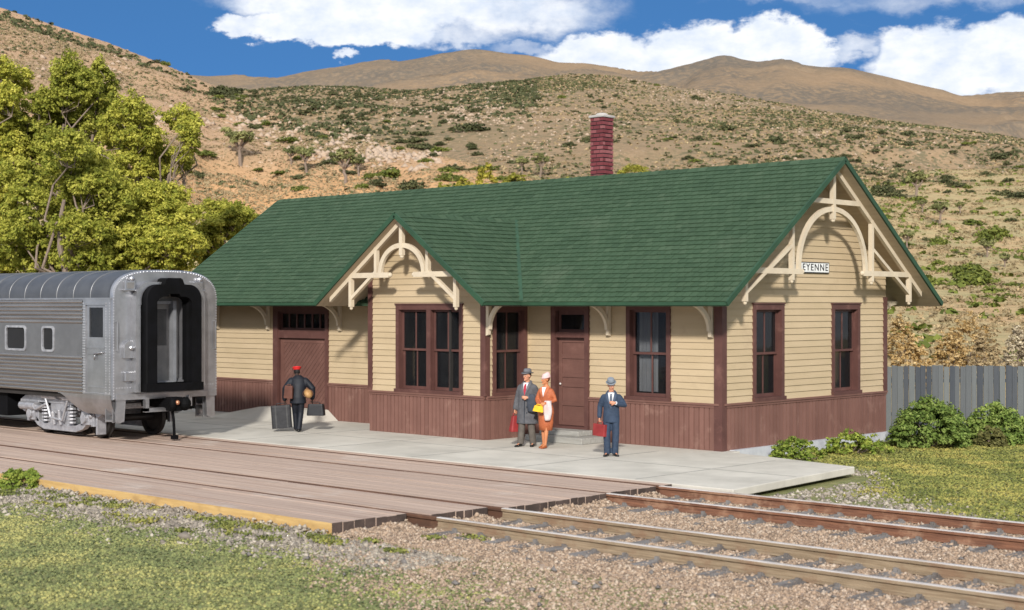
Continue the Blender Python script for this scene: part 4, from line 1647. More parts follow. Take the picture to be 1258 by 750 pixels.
def fig(name, label, loc, facing_deg, scale, J, skin, female=False, group=None):
    """a person facing local -y; J holds joints in metres for a 1.75 m figure"""
    t = thing(name, label, 'person', loc, group)
    xf = Matrix.Translation(loc) @ Matrix.Rotation(math.radians(facing_deg), 4, 'Z') @ Matrix.Scale(scale, 4)
    h0 = Vector(J['head'])
    hr = Matrix.Rotation(math.radians(J.get('turn', 0)), 4, 'Z') @ Matrix.Rotation(math.radians(J.get('nod', 0)), 4, 'X') @ Matrix.Rotation(math.radians(J.get('tilt', 0)), 4, 'Y')
    hx = Matrix.Translation(h0) @ hr
    H = lambda p: tuple(hx @ Vector(p))
    mb = MB(xf)
    tw = .92 if female else 1.0
    mb.stack([(0, .0, .80, .10, .08), (0, .0, .86, .165, .115), (0, 0, .95, .16 * (1.04 if female else 1), .11), (J['sh'][0] * .3, .0, 1.10, .135 * tw, .095), (J['sh'][0] * .6, J['sh'][1] * .6, 1.28, .165 * tw, .11), (J['sh'][0], J['sh'][1], 1.36, .150 * tw, .090), (J['sh'][0], J['sh'][1] + .01, 1.46, .08, .06)], 16)
    nk = Vector((J['sh'][0], J['sh'][1], 1.43))
    mb.tube([nk, (nk + h0) / 2 + Vector((0, .012, 0)), Vector(H((0, .015, -.04)))], [.062, .052, .052], 10)
    # head: skull, jaw, nose, ears
    hv = MB()
    hv.ell((0, .012, .035), (.074, .092, .095), 14, 10)
    hv.ell((0, -.022, -.045), (.056, .062, .068), 14, 8)
    hv.tube([(0, -.078, .022), (0, -.104, -.018)], [.010, .017], 8, round_ends=True)
    hv.ell((0, -.076, -.092), (.026, .022, .02), 8, 6)
    for s in (-1, 1):
        hv.ell((s * .076, .012, .0), (.012, .022, .034), 8, 6)
        hv.ell((s * .036, -.058, -.018), (.024, .02, .02), 8, 6)
    hv.ell((0, -.078, -.055), (.025, .012, .012), 8, 5)
    mb.add([H(p) for p in hv.v], hv.f)
    for s in (-1, 1):
        sh_ = Vector(J['shR'] if s < 0 else J['shL'])
        e = Vector(J['elR'] if s < 0 else J['elL'])
        wv = Vector(J['wrR'] if s < 0 else J['wrL'])
        ar = .9 if female else 1.0
        mb.tube([sh_ - Vector((sh_.x * .16, 0, .03)), (sh_ * 2 + e) / 3, e, (e + wv) / 2, wv], [.044 * ar, .046 * ar, .040 * ar, .038 * ar, .028 * ar], 10, round_ends=True)
        # hand
        hd = Vector(J['hdR'] if s < 0 else J['hdL']).normalized()          # direction of the fingers
        pn = Vector(J['pnR'] if s < 0 else J['pnL'])                       # palm normal
        pn = (pn - hd * pn.dot(hd)).normalized()
        sd_ = hd.cross(pn).normalized()
        pc = wv + hd * .045
        mb.tube([wv, wv + hd * .03, wv + hd * .085], [.026, .038, .038], 10, flat=.5, side=sd_, round_ends=True)
        curl = J.get('curlR' if s < 0 else 'curlL', .6)
        for k, (ofs, ln) in enumerate(((-.030, .070), (-.010, .080), (.010, .076), (.029, .060))):
            p0 = wv + hd * .08 + sd_ * ofs
            p1 = p0 + (hd * math.cos(curl * .6) + pn * math.sin(curl * .6)) * ln * .45
            p2 = p1 + (hd * math.cos(curl * 1.5) + pn * math.sin(curl * 1.5)) * ln * .32
            p3 = p2 + (hd * math.cos(curl * 2.4) + pn * math.sin(curl * 2.4)) * ln * .25
            mb.tube([p0 - hd * .02, p0, p1, p2, p3], [.009, .0095, .009, .0085, .0075], 8, round_ends=True)
        th0 = wv + hd * .03 - sd_ * .03 * J.get('thumbR' if s < 0 else 'thumbL', 1)
        sg = J.get('thumbR' if s < 0 else 'thumbL', 1)
        p1 = th0 - sd_ * .022 * sg + hd * .03 + pn * .012
        p2 = p1 + hd * .026 + pn * .018
        mb.tube([th0, p1, p2], [.014, .0115, .009], 8, round_ends=True)
        hip = Vector(J['hipR'] if s < 0 else J['hipL'])
        kn = Vector(J['knR'] if s < 0 else J['knL'])
        an = Vector(J['anR'] if s < 0 else J['anL'])
        to = Vector(J['toR'] if s < 0 else J['toL'])
        lg = .92 if female else 1.0
        mb.tube([hip, hip.lerp(kn, .5), kn, kn.lerp(an, .35), an], [.088 * lg, .074 * lg, .053 * lg, .056 * lg, .036 * lg], 12, round_ends=True)
        mb.tube([an + Vector((0, .01, -.02)), an.lerp(to, .45) + Vector((0, 0, .0)), an.lerp(to, .8) + Vector((0, 0, .002))], [.030, .022, .016], 10, round_ends=True)
    mb.build('body', skin, t, remesh=.0085 * scale)
    # face details
    for s in (-1, 1):
        m2 = MB(xf)
        m2.ell(H((s * .031, -.078, .012)), (.013, .010, .009), 8, 6)
        eo = m2.build('eye', EYEW if not J.get('noeye') else skin, t, smooth=True)
        m2 = MB(xf)
        m2.ell(H((s * .031, -.0865, .012)), (.006, .004, .007), 8, 6)
        m2.build('iris', EYED, eo, smooth=True)
        m2 = MB(xf)
        m2.tube([H((s * .016, -.083, .036)), H((s * .032, -.081, .039)), H((s * .047, -.072, .035))], .0038, 6)
        m2.build('eyebrow', EYED, t)
    m2 = MB(xf)
    m2.tube([H((-.02, -.083, -.056)), H((0, -.091, -.055)), H((.02, -.083, -.056))], .0065, 6)
    m2.build('mouth', LIP, t)
    return t, xf, H


def sleeve(mb, a, e, wv, r, end=.93):
    a, e, wv = Vector(a), Vector(e), Vector(wv)
    w2 = e.lerp(wv, end)
    a = a - Vector((0, 0, .035)) - Vector((.012 if a.x > 0 else -.012, 0, 0))
    mb.tube([a, a.lerp(e, .5), e, e.lerp(w2, .5), w2], [r * 1.0, r * 1.05, r * .95, r * .88, r * .80], 12, round_ends=True)


def leg(mb, J, s, r=(.10, .085, .070, .066, .064), foot=.03):
    hip, kn, an = (Vector(J[k + ('R' if s < 0 else 'L')]) for k in ('hip', 'kn', 'an'))
    an = an - Vector((0, 0, foot))
    mb.tube([hip, hip.lerp(kn, .5), kn, kn.lerp(an, .5), an], r, 12, round_ends=False, side=(1, 0, 0))


def shoes(J, xf, t, m=None, r=.042, name='shoe'):
    for s in 'RL':
        an, to = Vector(J['an' + s]), Vector(J['to' + s])
        mb = MB(xf)
        d = (to - an)
        d.z = 0
        d.normalize()
        hl = Vector((an.x, an.y, 0)) - d * .045
        tp = Vector((to.x, to.y, 0)) + d * .035
        sd_ = Vector((-d.y, d.x, 0))
        rings = []
        for f_, wd, ht in ((0, .022, .045), (.08, .036, .075), (.3, .037, .085), (.55, .044, .060), (.8, .045, .048), (.95, .032, .038), (1.0, .014, .026)):
            c = hl.lerp(tp, f_)
            rings.append([c + sd_ * (wd * math.cos(a)) + Vector((0, 0, max(0.002, ht / 2 + ht / 2 * math.sin(a)))) for a in [2 * math.pi * k / 12 for k in range(12)]])
        mb.loft(rings)
        mb.build(name, m or SHOE, t, smooth=True)


def fedora(H, xf, t, m, band, tiltf=0.0, brim=.135):
    mb = MB(xf)
    rings = []
    for (r1, r2, z) in ((.083, .10, .068), (brim * .88, brim * 1.0, .058), (brim, brim * 1.14, .066), (brim * .99, brim * 1.13, .074), (.086, .103, .080), (.083, .10, .125), (.073, .09, .165), (.05, .068, .178), (.02, .05, .168)):
        ring = []
        for k in range(20):
            a = 2 * math.pi * k / 20
            x, y = r1 * math.cos(a), .012 + r2 * math.sin(a)
            zz = z + (.018 * abs(math.cos(a)) ** 2 if r1 > .1 else 0) - (.012 * max(0, -math.sin(a)) if r1 > .1 else 0)
            ring.append(H((x, y, zz)))
        rings.append(ring)
    mb.loft(rings)
    ho = mb.build('hat', m, t, smooth=True)
    mb = MB(xf)
    mb.loft([[H((.0865 * math.cos(a), .012 + .1035 * math.sin(a), z)) for a in [2 * math.pi * k / 20 for k in range(20)]] for z in (.080, .104)], caps=False)
    mb.build('hat_band', band, ho, smooth=True)


def hair(H, xf, t, m, low=-.05):
    mb = MB(xf)
    rings = []
    for i in range(7):
        f_ = i / 6
        z = low + (.135 - low) * f_
        q = math.sqrt(max(.02, 1 - ((z - .035) / .105) ** 2))
        ring = []
        for k in range(15):
            a = math.radians(-12) + math.radians(204) * k / 14
            ring.append(H((.080 * q * math.cos(a), .014 + .099 * q * math.sin(a), z)))
        rings.append(ring)
    mb.loft(rings, caps=False, closed=False)
    mb.build('hair', m, t, smooth=True)


def front(secs, x, z):
    """front surface (smallest y) of a stacked torso at x, z"""
    zs = [q[2] for q in secs]
    f = lambda k: float(np.interp(z, zs, [q[k] for q in secs]))
    a, b = f(3), f(4)
    return f(1) - b * math.sqrt(max(.05, 1 - min(.95, ((x - f(0)) / a) ** 2)))


def lapels(xf, t, m_shirt, m_tie, m_coat, secs, z0=1.12, z1=1.45, wtop=.075):
    """shirt V, tie and lapels laid on the chest"""
    n = 10
    V = lambda x, z, e: (x, front(secs, x, z) - e, z)
    wz = lambda z: .006 + (wtop - .006) * (z - z0) / (z1 - z0)
    zz = [z0 + (z1 - z0) * i / n for i in range(n + 1)]

    def strip(fx0, fx1, e, m, nm, zr=zz, nx=4, th=.006):
        mb = MB(xf)
        rings = []
        for z in zr:
            a, b = fx0(z), fx1(z)
            fr = [V(a + (b - a) * k / nx, z, e) for k in range(nx + 1)]
            bk = [V(a + (b - a) * k / nx, z, e - th) for k in range(nx, -1, -1)]
            rings.append(fr + bk)
        mb.loft(rings)
        mb.build(nm, m, t)

    strip(lambda z: -wz(z), wz, .006, m_shirt, 'shirt_front')
    zt = [z0 + (z1 - .03 - z0) * i / n for i in range(n + 1)]
    tw = lambda z: min(.030, .006 + (z - z0) * .22) if z < z1 - .075 else .020
    strip(lambda z: -tw(z), tw, .013, m_tie, 'tie', zt)
    lw = lambda z: .006 + .058 * min(1, (z - z0) / (z1 - z0 - .09)) if z < z1 - .09 else .058 - .25 * max(0, z - (z1 - .03))
    for s_ in (-1, 1):
        strip(lambda z: s_ * wz(z), lambda z: s_ * (wz(z) + lw(z)), .017, m_coat, 'lapel', th=.012)
    mb = MB(xf)
    zc = z1 + .012
    pts = [(.088 * math.cos(a), .012 + .078 * math.sin(a), zc + .02 * math.sin(a)) for a in [math.radians(-62 + 304 * k / 16) for k in range(17)]]
    mb.tube(pts, .020, 8)
    mb.build('collar', m_coat, t, smooth=True)


STAND = dict(head=(0, -.02, 1.60), sh=(0, 0), shR=(-.175, 0, 1.385), shL=(.175, 0, 1.385), elR=(-.235, .03, 1.11), elL=(.235, .03, 1.11),
             wrR=(-.25, -.03, .86), wrL=(.25, -.03, .86), hdR=(0, -.05, -1), hdL=(0, -.05, -1), pnR=(1, 0, 0), pnL=(-1, 0, 0),
             hipR=(-.09, 0, .90), hipL=(.09, 0, .90), knR=(-.10, -.02, .49), knL=(.10, -.02, .49), anR=(-.105, .02, .085), anL=(.105, .02, .085),
             toR=(-.13, -.15, .03), toL=(.13, -.15, .03))

# man in the grey overcoat -----------------------------------------------------
COAT = pm('grey overcoat wool', (.105, .105, .112), (.07, .07, .076), .9, bump=.9)
COATL = pm('grey overcoat lapel', (.135, .135, .145), (.10, .10, .11), .9)
TROU = pm('brown grey trousers', (.115, .10, .085), (.085, .073, .062), .9)
FELT = pm('grey felt hat', (.13, .13, .14), (.10, .10, .11), .85)
REDL = pm('red leather', (.26, .03, .03), (.2, .022, .022), .45)
DARKC = pm('dark blue grey cloth', (.05, .058, .075), (.035, .042, .055), .85)
J = dict(STAND)
J.update(elR=(-.25, .02, 1.10), wrR=(-.285, -.05, .855), elL=(.255, .05, 1.12), wrL=(.10, -.235, 1.125), hdL=(-1, -.25, .05), pnL=(0, 1, -.1), thumbL=-1,
         turn=-22, nod=0, anR=(-.13, -.10, .085), toR=(-.17, -.27, .03), knR=(-.11, -.07, .49), anL=(.12, .05, .085), toL=(.15, -.13, .03), curlR=1.0, curlL=.5)
SC_A = 1.025
t, xf, H = fig('person', 'man in long grey overcoat and grey fedora with red tie, carrying a red bag', (-4.02, -2.09, 0), 20, SC_A, J, SKIN)
mb = MB(xf)
SECS = [(-.005, -.01, .52, .265, .185), (0, 0, .75, .245, .175), (0, 0, 1.0, .215, .165), (0, 0, 1.15, .21, .16), (0, 0, 1.28, .22, .150), (0, 0, 1.36, .20, .130), (0, .0, 1.42, .15, .105), (0, .01, 1.46, .10, .085)]
mb.stack(SECS, 24)
sleeve(mb, (-.18, 0, 1.38), J['elR'], J['wrR'], .072)
sleeve(mb, (.18, 0, 1.38), J['elL'], J['wrL'], .074, .86)
mb.build('overcoat', COAT, t, remesh=.014)
mb = MB(xf)
mb.box((-.004, -.205, .55), (.006, -.150, 1.10))
for z in (1.06, .92, .78):
    mb.ell((.06, -.185, z), (.016, .02, .016), 8, 6)
mb.build('coat_buttons', DARKC, t)
lapels(xf, t, WHITE, pm('red tie silk', (.4, .03, .05), None, .4), COATL, SECS, z0=1.17, z1=1.455, wtop=.065)
mb = MB(xf)
leg(mb, J, -1, (.10, .09, .082, .078, .076))
leg(mb, J, 1, (.10, .09, .082, .078, .076))
mb.build('trousers', TROU, t, remesh=.014)
shoes(J, xf, t)
hair(H, xf, t, pm('dark hair', (.05, .035, .025)))
fedora(H, xf, t, FELT, pm('dark hat band', (.05, .05, .055)))


def bag(name, label, cat, xf, c, dims, m, hm, handle=.07, flare=1.0, rotz=0.0, bevel=.02, tilt=0.0, straps=None, group=None):
    """a hand-held case hanging below c (the grip), dims = across, thick, tall"""
    w_, d_, h_ = dims
    X = xf @ Matrix.Translation(c) @ Matrix.Rotation(math.radians(rotz), 4, 'Z') @ Matrix.Rotation(math.radians(tilt), 4, 'Y')
    base = X @ Vector((0, 0, -handle - h_))
    t = thing(name, label, cat, tuple(base), group)
    mb = MB(X)
    z1, z0 = -handle, -handle - h_
    rings = []
    for (f_, k) in ((0, 1.0), (.08, 1.02), (.5, (1 + flare) / 2 * 1.02), (.92, flare), (1.0, flare * .96)):
        z = z0 + h_ * f_
        a, b = w_ / 2 * (k if flare < 1 else 1), d_ / 2 * k
        r_ = min(a, b) * .45
        ring = []
        for qx, qy, st in ((1, 1, 0), (-1, 1, 90), (-1, -1, 180), (1, -1, 270)):
            for j in range(4):
                an = math.radians(st + 30 * j)
                ring.append((qx * (a - r_) + r_ * math.cos(an), qy * (b - r_) + r_ * math.sin(an), z))
        rings.append(ring)
    mb.loft(rings)
    mb.build('case', m, t, smooth=False)
    mb = MB(X)
    hs = w_ * .22
    mb.tube([(-hs, 0, z1 - .015), (-hs * .95, 0, z1 + handle * .8), (-hs * .6, 0, 0), (hs * .6, 0, 0), (hs * .95, 0, z1 + handle * .8), (hs, 0, z1 - .015)], .011, 8)
    mb.build('handle', hm, t, smooth=True)
    if straps:
        for sx in (-.28, .28):
            mb = MB(X)
            mb.box((sx * w_ - .018, -d_ / 2 - .008, z0 - .004), (sx * w_ + .018, d_ / 2 + .008, z1 + .004))
            mb.build('strap', straps, t)
    return t


gp = Vector(J['wrR']) + Vector((.02, -.006, -.10))
bag('handbag', 'small red bag hanging from the right hand of the man in the grey overcoat', 'bag', xf, gp, (.30, .16, .36), REDL, REDL, .06, .62, rotz=55)
# dark coat folded over his bent arm
mb = MB(xf)
cc = (Vector(J['elL']) + Vector(J['wrL'])) / 2
tb = thing('folded_coat', 'dark blue coat draped over the bent arm of the man in the grey overcoat', 'coat', tuple(xf @ Vector((cc.x, cc.y, .72))))
rings = []
for i in range(11):
    f_ = i / 10
    z = .80 + .40 * f_
    ring = []
    for k in range(20):
        a = 2 * math.pi * k / 20
        rr_ = 1 + .10 * math.sin(3 * a + f_ * 4) + .06 * math.sin(7 * a + f_ * 3)
        wv = (.135 - .02 * f_) * math.sin(math.pi * (.22 + .70 * f_)) ** .5
        dv = (.055 + .035 * f_) * math.sin(math.pi * (.2 + .70 * f_)) ** .5
        ring.append((cc.x + .02 + wv * rr_ * math.cos(a), cc.y - .10 + dv * rr_ * math.sin(a), z))
    rings.append(ring)
mb.loft(rings)
mb.build('cloth', DARKC, tb, smooth=True)

# woman in orange ---------------------------------------------------------------
ORG = pm('orange suit cloth', (.44, .125, .048), (.30, .078, .03), .6, bump=.7)
ORGL = pm('orange lapel', (.49, .155, .065), (.42, .12, .05), .6)
PINK = pm('pale pink hat straw', (.66, .45, .43), (.58, .38, .37), .8)
YEL = pm('yellow leather', (.75, .45, .02), (.62, .36, .015), .45)
J = dict(STAND)
J.update(shR=(-.155, 0, 1.375), shL=(.155, 0, 1.375), elR=(-.22, -.03, 1.13), wrR=(-.08, -.20, 1.02), hdR=(.9, -.3, -.1), pnR=(0, 1, -.2), elL=(.225, .03, 1.12), wrL=(.10, -.21, 1.06), hdL=(-.9, -.3, -.05), pnL=(0, .7, -.6), thumbL=-1,
         turn=-38, nod=2, anR=(-.075, .03, .10), anL=(.035, -.10, .10), toR=(-.09, -.12, .03), toL=(.03, -.26, .03), knL=(.06, -.08, .50), knR=(-.07, -.0, .50))
SC_W = .985
t, xf, H = fig('person', 'woman in orange skirt suit and pale pink hat, standing close to the grey overcoat', (-3.43, -2.10, 0), 14, SC_W, J, pm('tanned skin', (.50, .20, .09), (.42, .16, .07), .5), True)
mb = MB(xf)
mb.stack([(0, 0, .80, .20, .15), (0, 0, .90, .195, .145), (0, 0, 1.06, .150, .115), (0, 0, 1.25, .175, .135), (0, 0, 1.37, .165, .10), (0, .01, 1.43, .09, .07)], 24)
sleeve(mb, J['shR'], J['elR'], J['wrR'], .058)
sleeve(mb, J['shL'], J['elL'], J['wrL'], .058)
mb.build('jacket', ORG, t, remesh=.012)
mb = MB(xf)
mb.stack([(0, -.01, .42, .165, .13), (0, 0, .60, .18, .14), (0, 0, .80, .19, .142), (0, 0, .95, .165, .125)], 24)
mb.build('skirt', ORG, t, smooth=True)
mb = MB(xf)
mb.add([(-.055, -.095, 1.43), (.055, -.095, 1.43), (.0, -.148, 1.20), (-.03, -.135, 1.32), (.03, -.135, 1.32)], [(0, 3, 4, 1), (3, 2, 4)])
mb.build('blouse', WHITE, t)
for s in (-1, 1):
    mb = MB(xf)
    mb.add([(s * .055, -.04, 1.455), (s * .115, -.06, 1.42), (s * .105, -.125, 1.32), (s * .004, -.155, 1.19), (s * .035, -.140, 1.32)], [(0, 1, 2, 4), (4, 2, 3)])
    mb.build('lapel', ORGL, t)
shoes(J, xf, t, pm('orange brown heels', (.34, .09, .03), None, .35))
hair(H, xf, t, pm('auburn hair', (.16, .045, .02)), -.07)
mb = MB(xf)
rings = []
for (r1, r2, z) in ((.085, .10, .04), (.094, .112, .050), (.096, .116, .062), (.088, .106, .075), (.084, .10, .11), (.062, .08, .150), (.025, .035, .165)):
    rings.append([H((r1 * math.cos(a), .016 + r2 * math.sin(a), z + .018 * math.sin(a))) for a in [2 * math.pi * k / 18 for k in range(18)]])
mb.loft(rings)
mb.build('hat', PINK, t, smooth=True)
tb = thing('folded_coat', 'pale pinkish white coat draped over the arm of the woman in orange', 'coat', tuple(xf @ Vector((.16, -.17, .74))))
mb = MB(xf)
rings = []
for i in range(11):
    f_ = i / 10
    z = .66 + .46 * f_
    ring = []
    for k in range(20):
        a = 2 * math.pi * k / 20
        rr_ = 1 + .12 * math.sin(3 * a + f_ * 5) + .07 * math.sin(6 * a + f_ * 3)
        wv = (.075 + .065 * f_) * math.sin(math.pi * (.25 + .66 * f_)) ** .5
        ring.append((.135 - .02 * (1 - f_) + wv * rr_ * math.cos(a), -.16 + (.055 + .02 * f_) * rr_ * math.sin(a), z))
    rings.append(ring)
mb.loft(rings)
mb.build('cloth', pm('pale coat cloth', (.62, .50, .48), (.5, .40, .39), .8), tb, smooth=True)
bag('handbag', 'yellow clutch bag held against the waist of the woman in orange', 'bag', xf, (-.03, -.29, 1.035), (.25, .075, .14), YEL, YEL, .03, .8, rotz=12, tilt=8)

# man in the navy suit ---------------------------------------------------------
NAVY = pm('blue suit wool', (.032, .050, .085), (.022, .036, .062), .75, bump=.9)
NAVYL = pm('blue suit lapel', (.050, .072, .115), (.038, .056, .092), .7)
J = dict(STAND)
J.update(elR=(-.26, .05, 1.12), wrR=(-.27, -.01, .88), elL=(.30, -.03, 1.15), wrL=(.10, -.20, 1.215), hdL=(-.95, -.2, .12), pnL=(0, .9, -.2), thumbL=-1, curlL=.7,
         turn=16, nod=19, tilt=-8, curlR=1.1, anR=(-.09, .0, .085), anL=(.08, .03, .085), toR=(-.14, -.15, .03), toL=(.15, -.12, .03))
SC_S = .965
t, xf, H = fig('person', 'man in blue suit and grey hat looking down, one hand at his breast pocket', (-1.13, -2.53, 0), 36, SC_S, J, SKIN)
mb = MB(xf)
SECS = [(0, 0, .76, .188, .135), (0, 0, .90, .188, .138), (0, 0, 1.08, .178, .13), (0, 0, 1.25, .20, .138), (0, 0, 1.35, .185, .12), (0, .0, 1.41, .14, .098), (0, .01, 1.455, .09, .078)]
mb.stack(SECS, 24)
sleeve(mb, (-.185, 0, 1.375), J['elR'], J['wrR'], .066, .92)
sleeve(mb, (.185, 0, 1.375), J['elL'], J['wrL'], .068, .84)
mb.build('suit_jacket', NAVY, t, remesh=.012)
lapels(xf, t, WHITE, pm('navy tie', (.05, .07, .11), None, .5), NAVYL, SECS, z0=1.08, z1=1.445, wtop=.075)
mb = MB(xf)
for s, a in ((1, 'L'), (-1, 'R')):
    e, wv = Vector(J['el' + a]), Vector(J['wr' + a])
    mb.tube([e.lerp(wv, .86), e.lerp(wv, .99)], [.046, .042], 12)
mb.build('shirt_cuffs', WHITE, t)
mb = MB(xf)
leg(mb, J, -1, (.098, .09, .082, .078, .078))
leg(mb, J, 1, (.098, .09, .082, .078, .078))
mb.build('trousers', NAVY, t, remesh=.014)
shoes(J, xf, t)
hair(H, xf, t, pm('brown hair', (.14, .055, .025)))
fedora(H, xf, t, pm('blue grey hat', (.20, .22, .25), (.16, .18, .2), .85), pm('dark blue band', (.06, .07, .09)), brim=.118)
gp = Vector(J['wrR']) + Vector((.02, -.006, -.10))
bag('briefcase', 'dark red briefcase hanging from the right hand of the man in the blue suit', 'bag', xf, gp, (.36, .11, .27), REDL, REDL, .055, 1.0, rotz=-40, tilt=3, straps=None)

# porter -------------------------------------------------------------------------
PORT = pm('dark porter uniform', (.0075, .010, .016), (.005, .006, .010), .6, bump=.15)
REDC = pm('red cap cloth', (.55, .02, .02), (.45, .015, .015), .5)
J = dict(STAND)
J.update(sh=(.03, -.12), head=(.05, -.23, 1.54), shR=(-.195, -.09, 1.37), shL=(.195, -.09, 1.37), elR=(-.38, .0, 1.13), wrR=(-.37, -.04, .87), elL=(.33, -.0, 1.12), wrL=(.35, -.05, .84),
         anR=(-.03, .13, .085), anL=(.05, -.16, .085), knR=(-.07, -.01, .49), knL=(.08, -.14, .49), toR=(-.04, -.04, .03), toL=(.06, -.33, .03), turn=14, nod=12, curlR=1.1, curlL=1.1)
SC_P = .995
t, xf, H = fig('person', 'porter in dark uniform and red cap seen from behind, loaded with luggage', (-11.17, -3.14, 0), 226, SC_P, J, SKIND)
mb = MB(xf)
mb.stack([(0, .0, .74, .215, .16), (0, 0, .90, .205, .155), (0, -.03, 1.08, .195, .145), (0, -.07, 1.25, .225, .15), (0, -.095, 1.38, .205, .12), (0, -.10, 1.45, .10, .08), (0, -.11, 1.475, .08, .075)], 24)
sleeve(mb, J['shR'], J['elR'], J['wrR'], .086)
sleeve(mb, J['shL'], J['elL'], J['wrL'], .086)
mb.build('uniform_jacket', PORT, t, remesh=.013)
mb = MB(xf)
leg(mb, J, -1, (.10, .09, .08, .076, .074))
leg(mb, J, 1, (.10, .09, .08, .076, .074))
mb.build('trousers', PORT, t, remesh=.014)
shoes(J, xf, t)
hair(H, xf, t, pm('black hair', (.012, .01, .01)), -.04)
mb = MB(xf)
rings = []
for (r1, z) in ((.084, .062), (.088, .064), (.090, .092), (.118, .118), (.122, .130), (.10, .148), (.04, .152)):
    rings.append([H((r1 * math.cos(a), .012 + r1 * 1.16 * math.sin(a), z - .02 * math.sin(a) * 0)) for a in [2 * math.pi * k / 20 for k in range(20)]])
mb.loft(rings)
co_ = mb.build('cap', REDC, t, smooth=True)
mb = MB(xf)
mb.loft([[H((.082 * math.cos(a), .01 + .1 * math.sin(a) , .068)) for a in [math.pi * (1.05 + .9 * k / 10) for k in range(11)]], [H((.095 * math.cos(a), -.02 + .14 * math.sin(a), .055)) for a in [math.pi * (1.05 + .9 * k / 10) for k in range(11)]]], caps=False, closed=False)
mb.build('cap_peak', SHOE, co_)
GREYC = pm('worn grey suitcase hide', (.026, .026, .029), (.016, .016, .018), .5, bump=.2)
BLKC = pm('black bag leather', (.018, .019, .022), (.012, .012, .014), .45)
BRNC = pm('brown leather', (.12, .05, .035), (.085, .035, .025), .45)
STRAP = pm('pale strap', (.06, .06, .06), None, .6)
gl = Vector(J['wrL']) + Vector((-.02, -.006, -.10))
gr = Vector(J['wrR']) + Vector((.02, -.006, -.10))
# seen from behind, the porter's left hand is on the picture's left
bag('suitcase', 'large worn grey suitcase hanging from the left hand of the porter in the red cap', 'suitcase', xf, gl + Vector((.13, .0, 0)), (.52, .20, .60), GREYC, BLKC, .05, 1.0, rotz=6, tilt=4, straps=STRAP)
bag('suitcase', 'black travelling bag hanging from the right hand of the porter in the red cap', 'suitcase', xf, gr + Vector((-.12, .0, 0)), (.46, .24, .30), BLKC, BLKC, .05, .9, rotz=-10)
bag('satchel', 'brown leather satchel tucked under the left arm of the porter in the red cap', 'bag', xf, (.21, .20, 1.245), (.24, .10, .33), BRNC, BRNC, .03, .9, rotz=-20, tilt=-4)
tb = thing('parcel', 'tan patterned parcel clamped under the right arm of the porter in the red cap', 'parcel', tuple(xf @ Vector((-.27, .12, .9))))
mb = MB(xf)
mb.tube([(-.26, -.08, 1.02), (-.275, .06, 1.01), (-.28, .18, .99)], [.12, .13, .12], 14, round_ends=True, flat=.8)
mb.build('wrapping', pm('tan paper', (.42, .24, .10), (.30, .15, .05), .7, dirt=(.6, .5, .3), dscale=14), tb, smooth=True)
mb = MB(xf)
for y in (.0, .12):
    mb.tube([(-.272 + .134 * math.cos(a), y, 1.005 + .108 * math.sin(a)) for a in [2 * math.pi * k / 16 for k in range(17)]], .008, 5)
mb.build('string', BRNC, tb)

# ---------------------------------------------------------------- plank fence
def board_fence():
    a = CAM + FW * 41.2 + RT * (9.0)
    nrm = FW
    n0 = 9.0
    base = a.copy()
    base[2] = -.15
    t = thing('board_fence', 'weathered grey vertical board fence behind the bushes at the depot corner', 'fence', tuple(base))
    x = 8.8
    i = 0
    while x < 20:
        wd = random.uniform(.135, .175)
        h = 1.66 + random.uniform(-.025, .02)
        mb = MB()
        q = lambda u, v, z: tuple(CAM + FW * (41.2 + v) + RT * u + np.array([0, 0, z - 3.3]))
        lean = random.uniform(-.008, .008)
        c = random.uniform(0, .03)
        v0 = random.uniform(-.012, .012)
        vs = [(x, 0, -.3), (x + wd - .012, 0, -.3), (x + wd - .012 + lean, 0, h - c), (x + lean, 0, h)]
        pts = [q(u, v0 - .012, z) for u, _, z in vs] + [q(u, v0 + .012, z) for u, _, z in vs]
        mb.add(pts, [(0, 1, 2, 3), (7, 6, 5, 4), (0, 4, 5, 1), (1, 5, 6, 2), (2, 6, 7, 3), (3, 7, 4, 0)], 0, random.random())
        mb.build('board', M['fence'], t)
        x += wd
    mb = MB()
    for z in (.35, 1.25):
        mb.bar(q(8.8, .06, z), q(20, .06, z), .08, .09)
    mb.build('fence_rail', M['fence'], t)
    for k in range(6):
        mb = MB()
        mb.bar(q(9 + 2.1 * k, .14, -.3), q(9 + 2.1 * k, .14, 1.5), .1, .1, up=tuple(FW))
        mb.build('fence_post', M['fence'], t)


board_fence()


# ---------------------------------------------------------------- foliage helpers
def leaf_mat(name, c0, c1, c2, trans=.25):
    m = bpy.data.materials.new(name)
    m.use_nodes = True
    nt = m.node_tree
    h = NG(nt)
    b = nt.nodes['Principled BSDF']
    at = h.n('ShaderNodeAttribute', attribute_name='tint').outputs['Fac']
    oi = h.n('ShaderNodeObjectInfo').outputs['Random']
    col = h.ramp(at, [(0, c0), (.5, c1), (1, c2)])
    col = h.mix(1, col, h.ramp(oi, [(0, (.78, .80, .74)), (1, (1.15, 1.1, 1.0))]), 'MULTIPLY')
    nt.links.new(col, b.inputs['Base Color'])
    b.inputs['Roughness'].default_value = .7
    b.inputs['Specular IOR Level'].default_value = .2
    tr = h.n('ShaderNodeBsdfTranslucent')
    nt.links.new(col, tr.inputs[0])
    mx = h.n('ShaderNodeMixShader')
    mx.inputs[0].default_value = trans
    nt.links.new(b.outputs[0], mx.inputs[1])
    nt.links.new(tr.outputs[0], mx.inputs[2])
    nt.links.new(mx.outputs[0], nt.nodes['Material Output'].inputs[0])
    return m


def unit(n, rng):
    v = rng.normal(size=(n, 3))
    return v / np.linalg.norm(v, axis=1, keepdims=True)


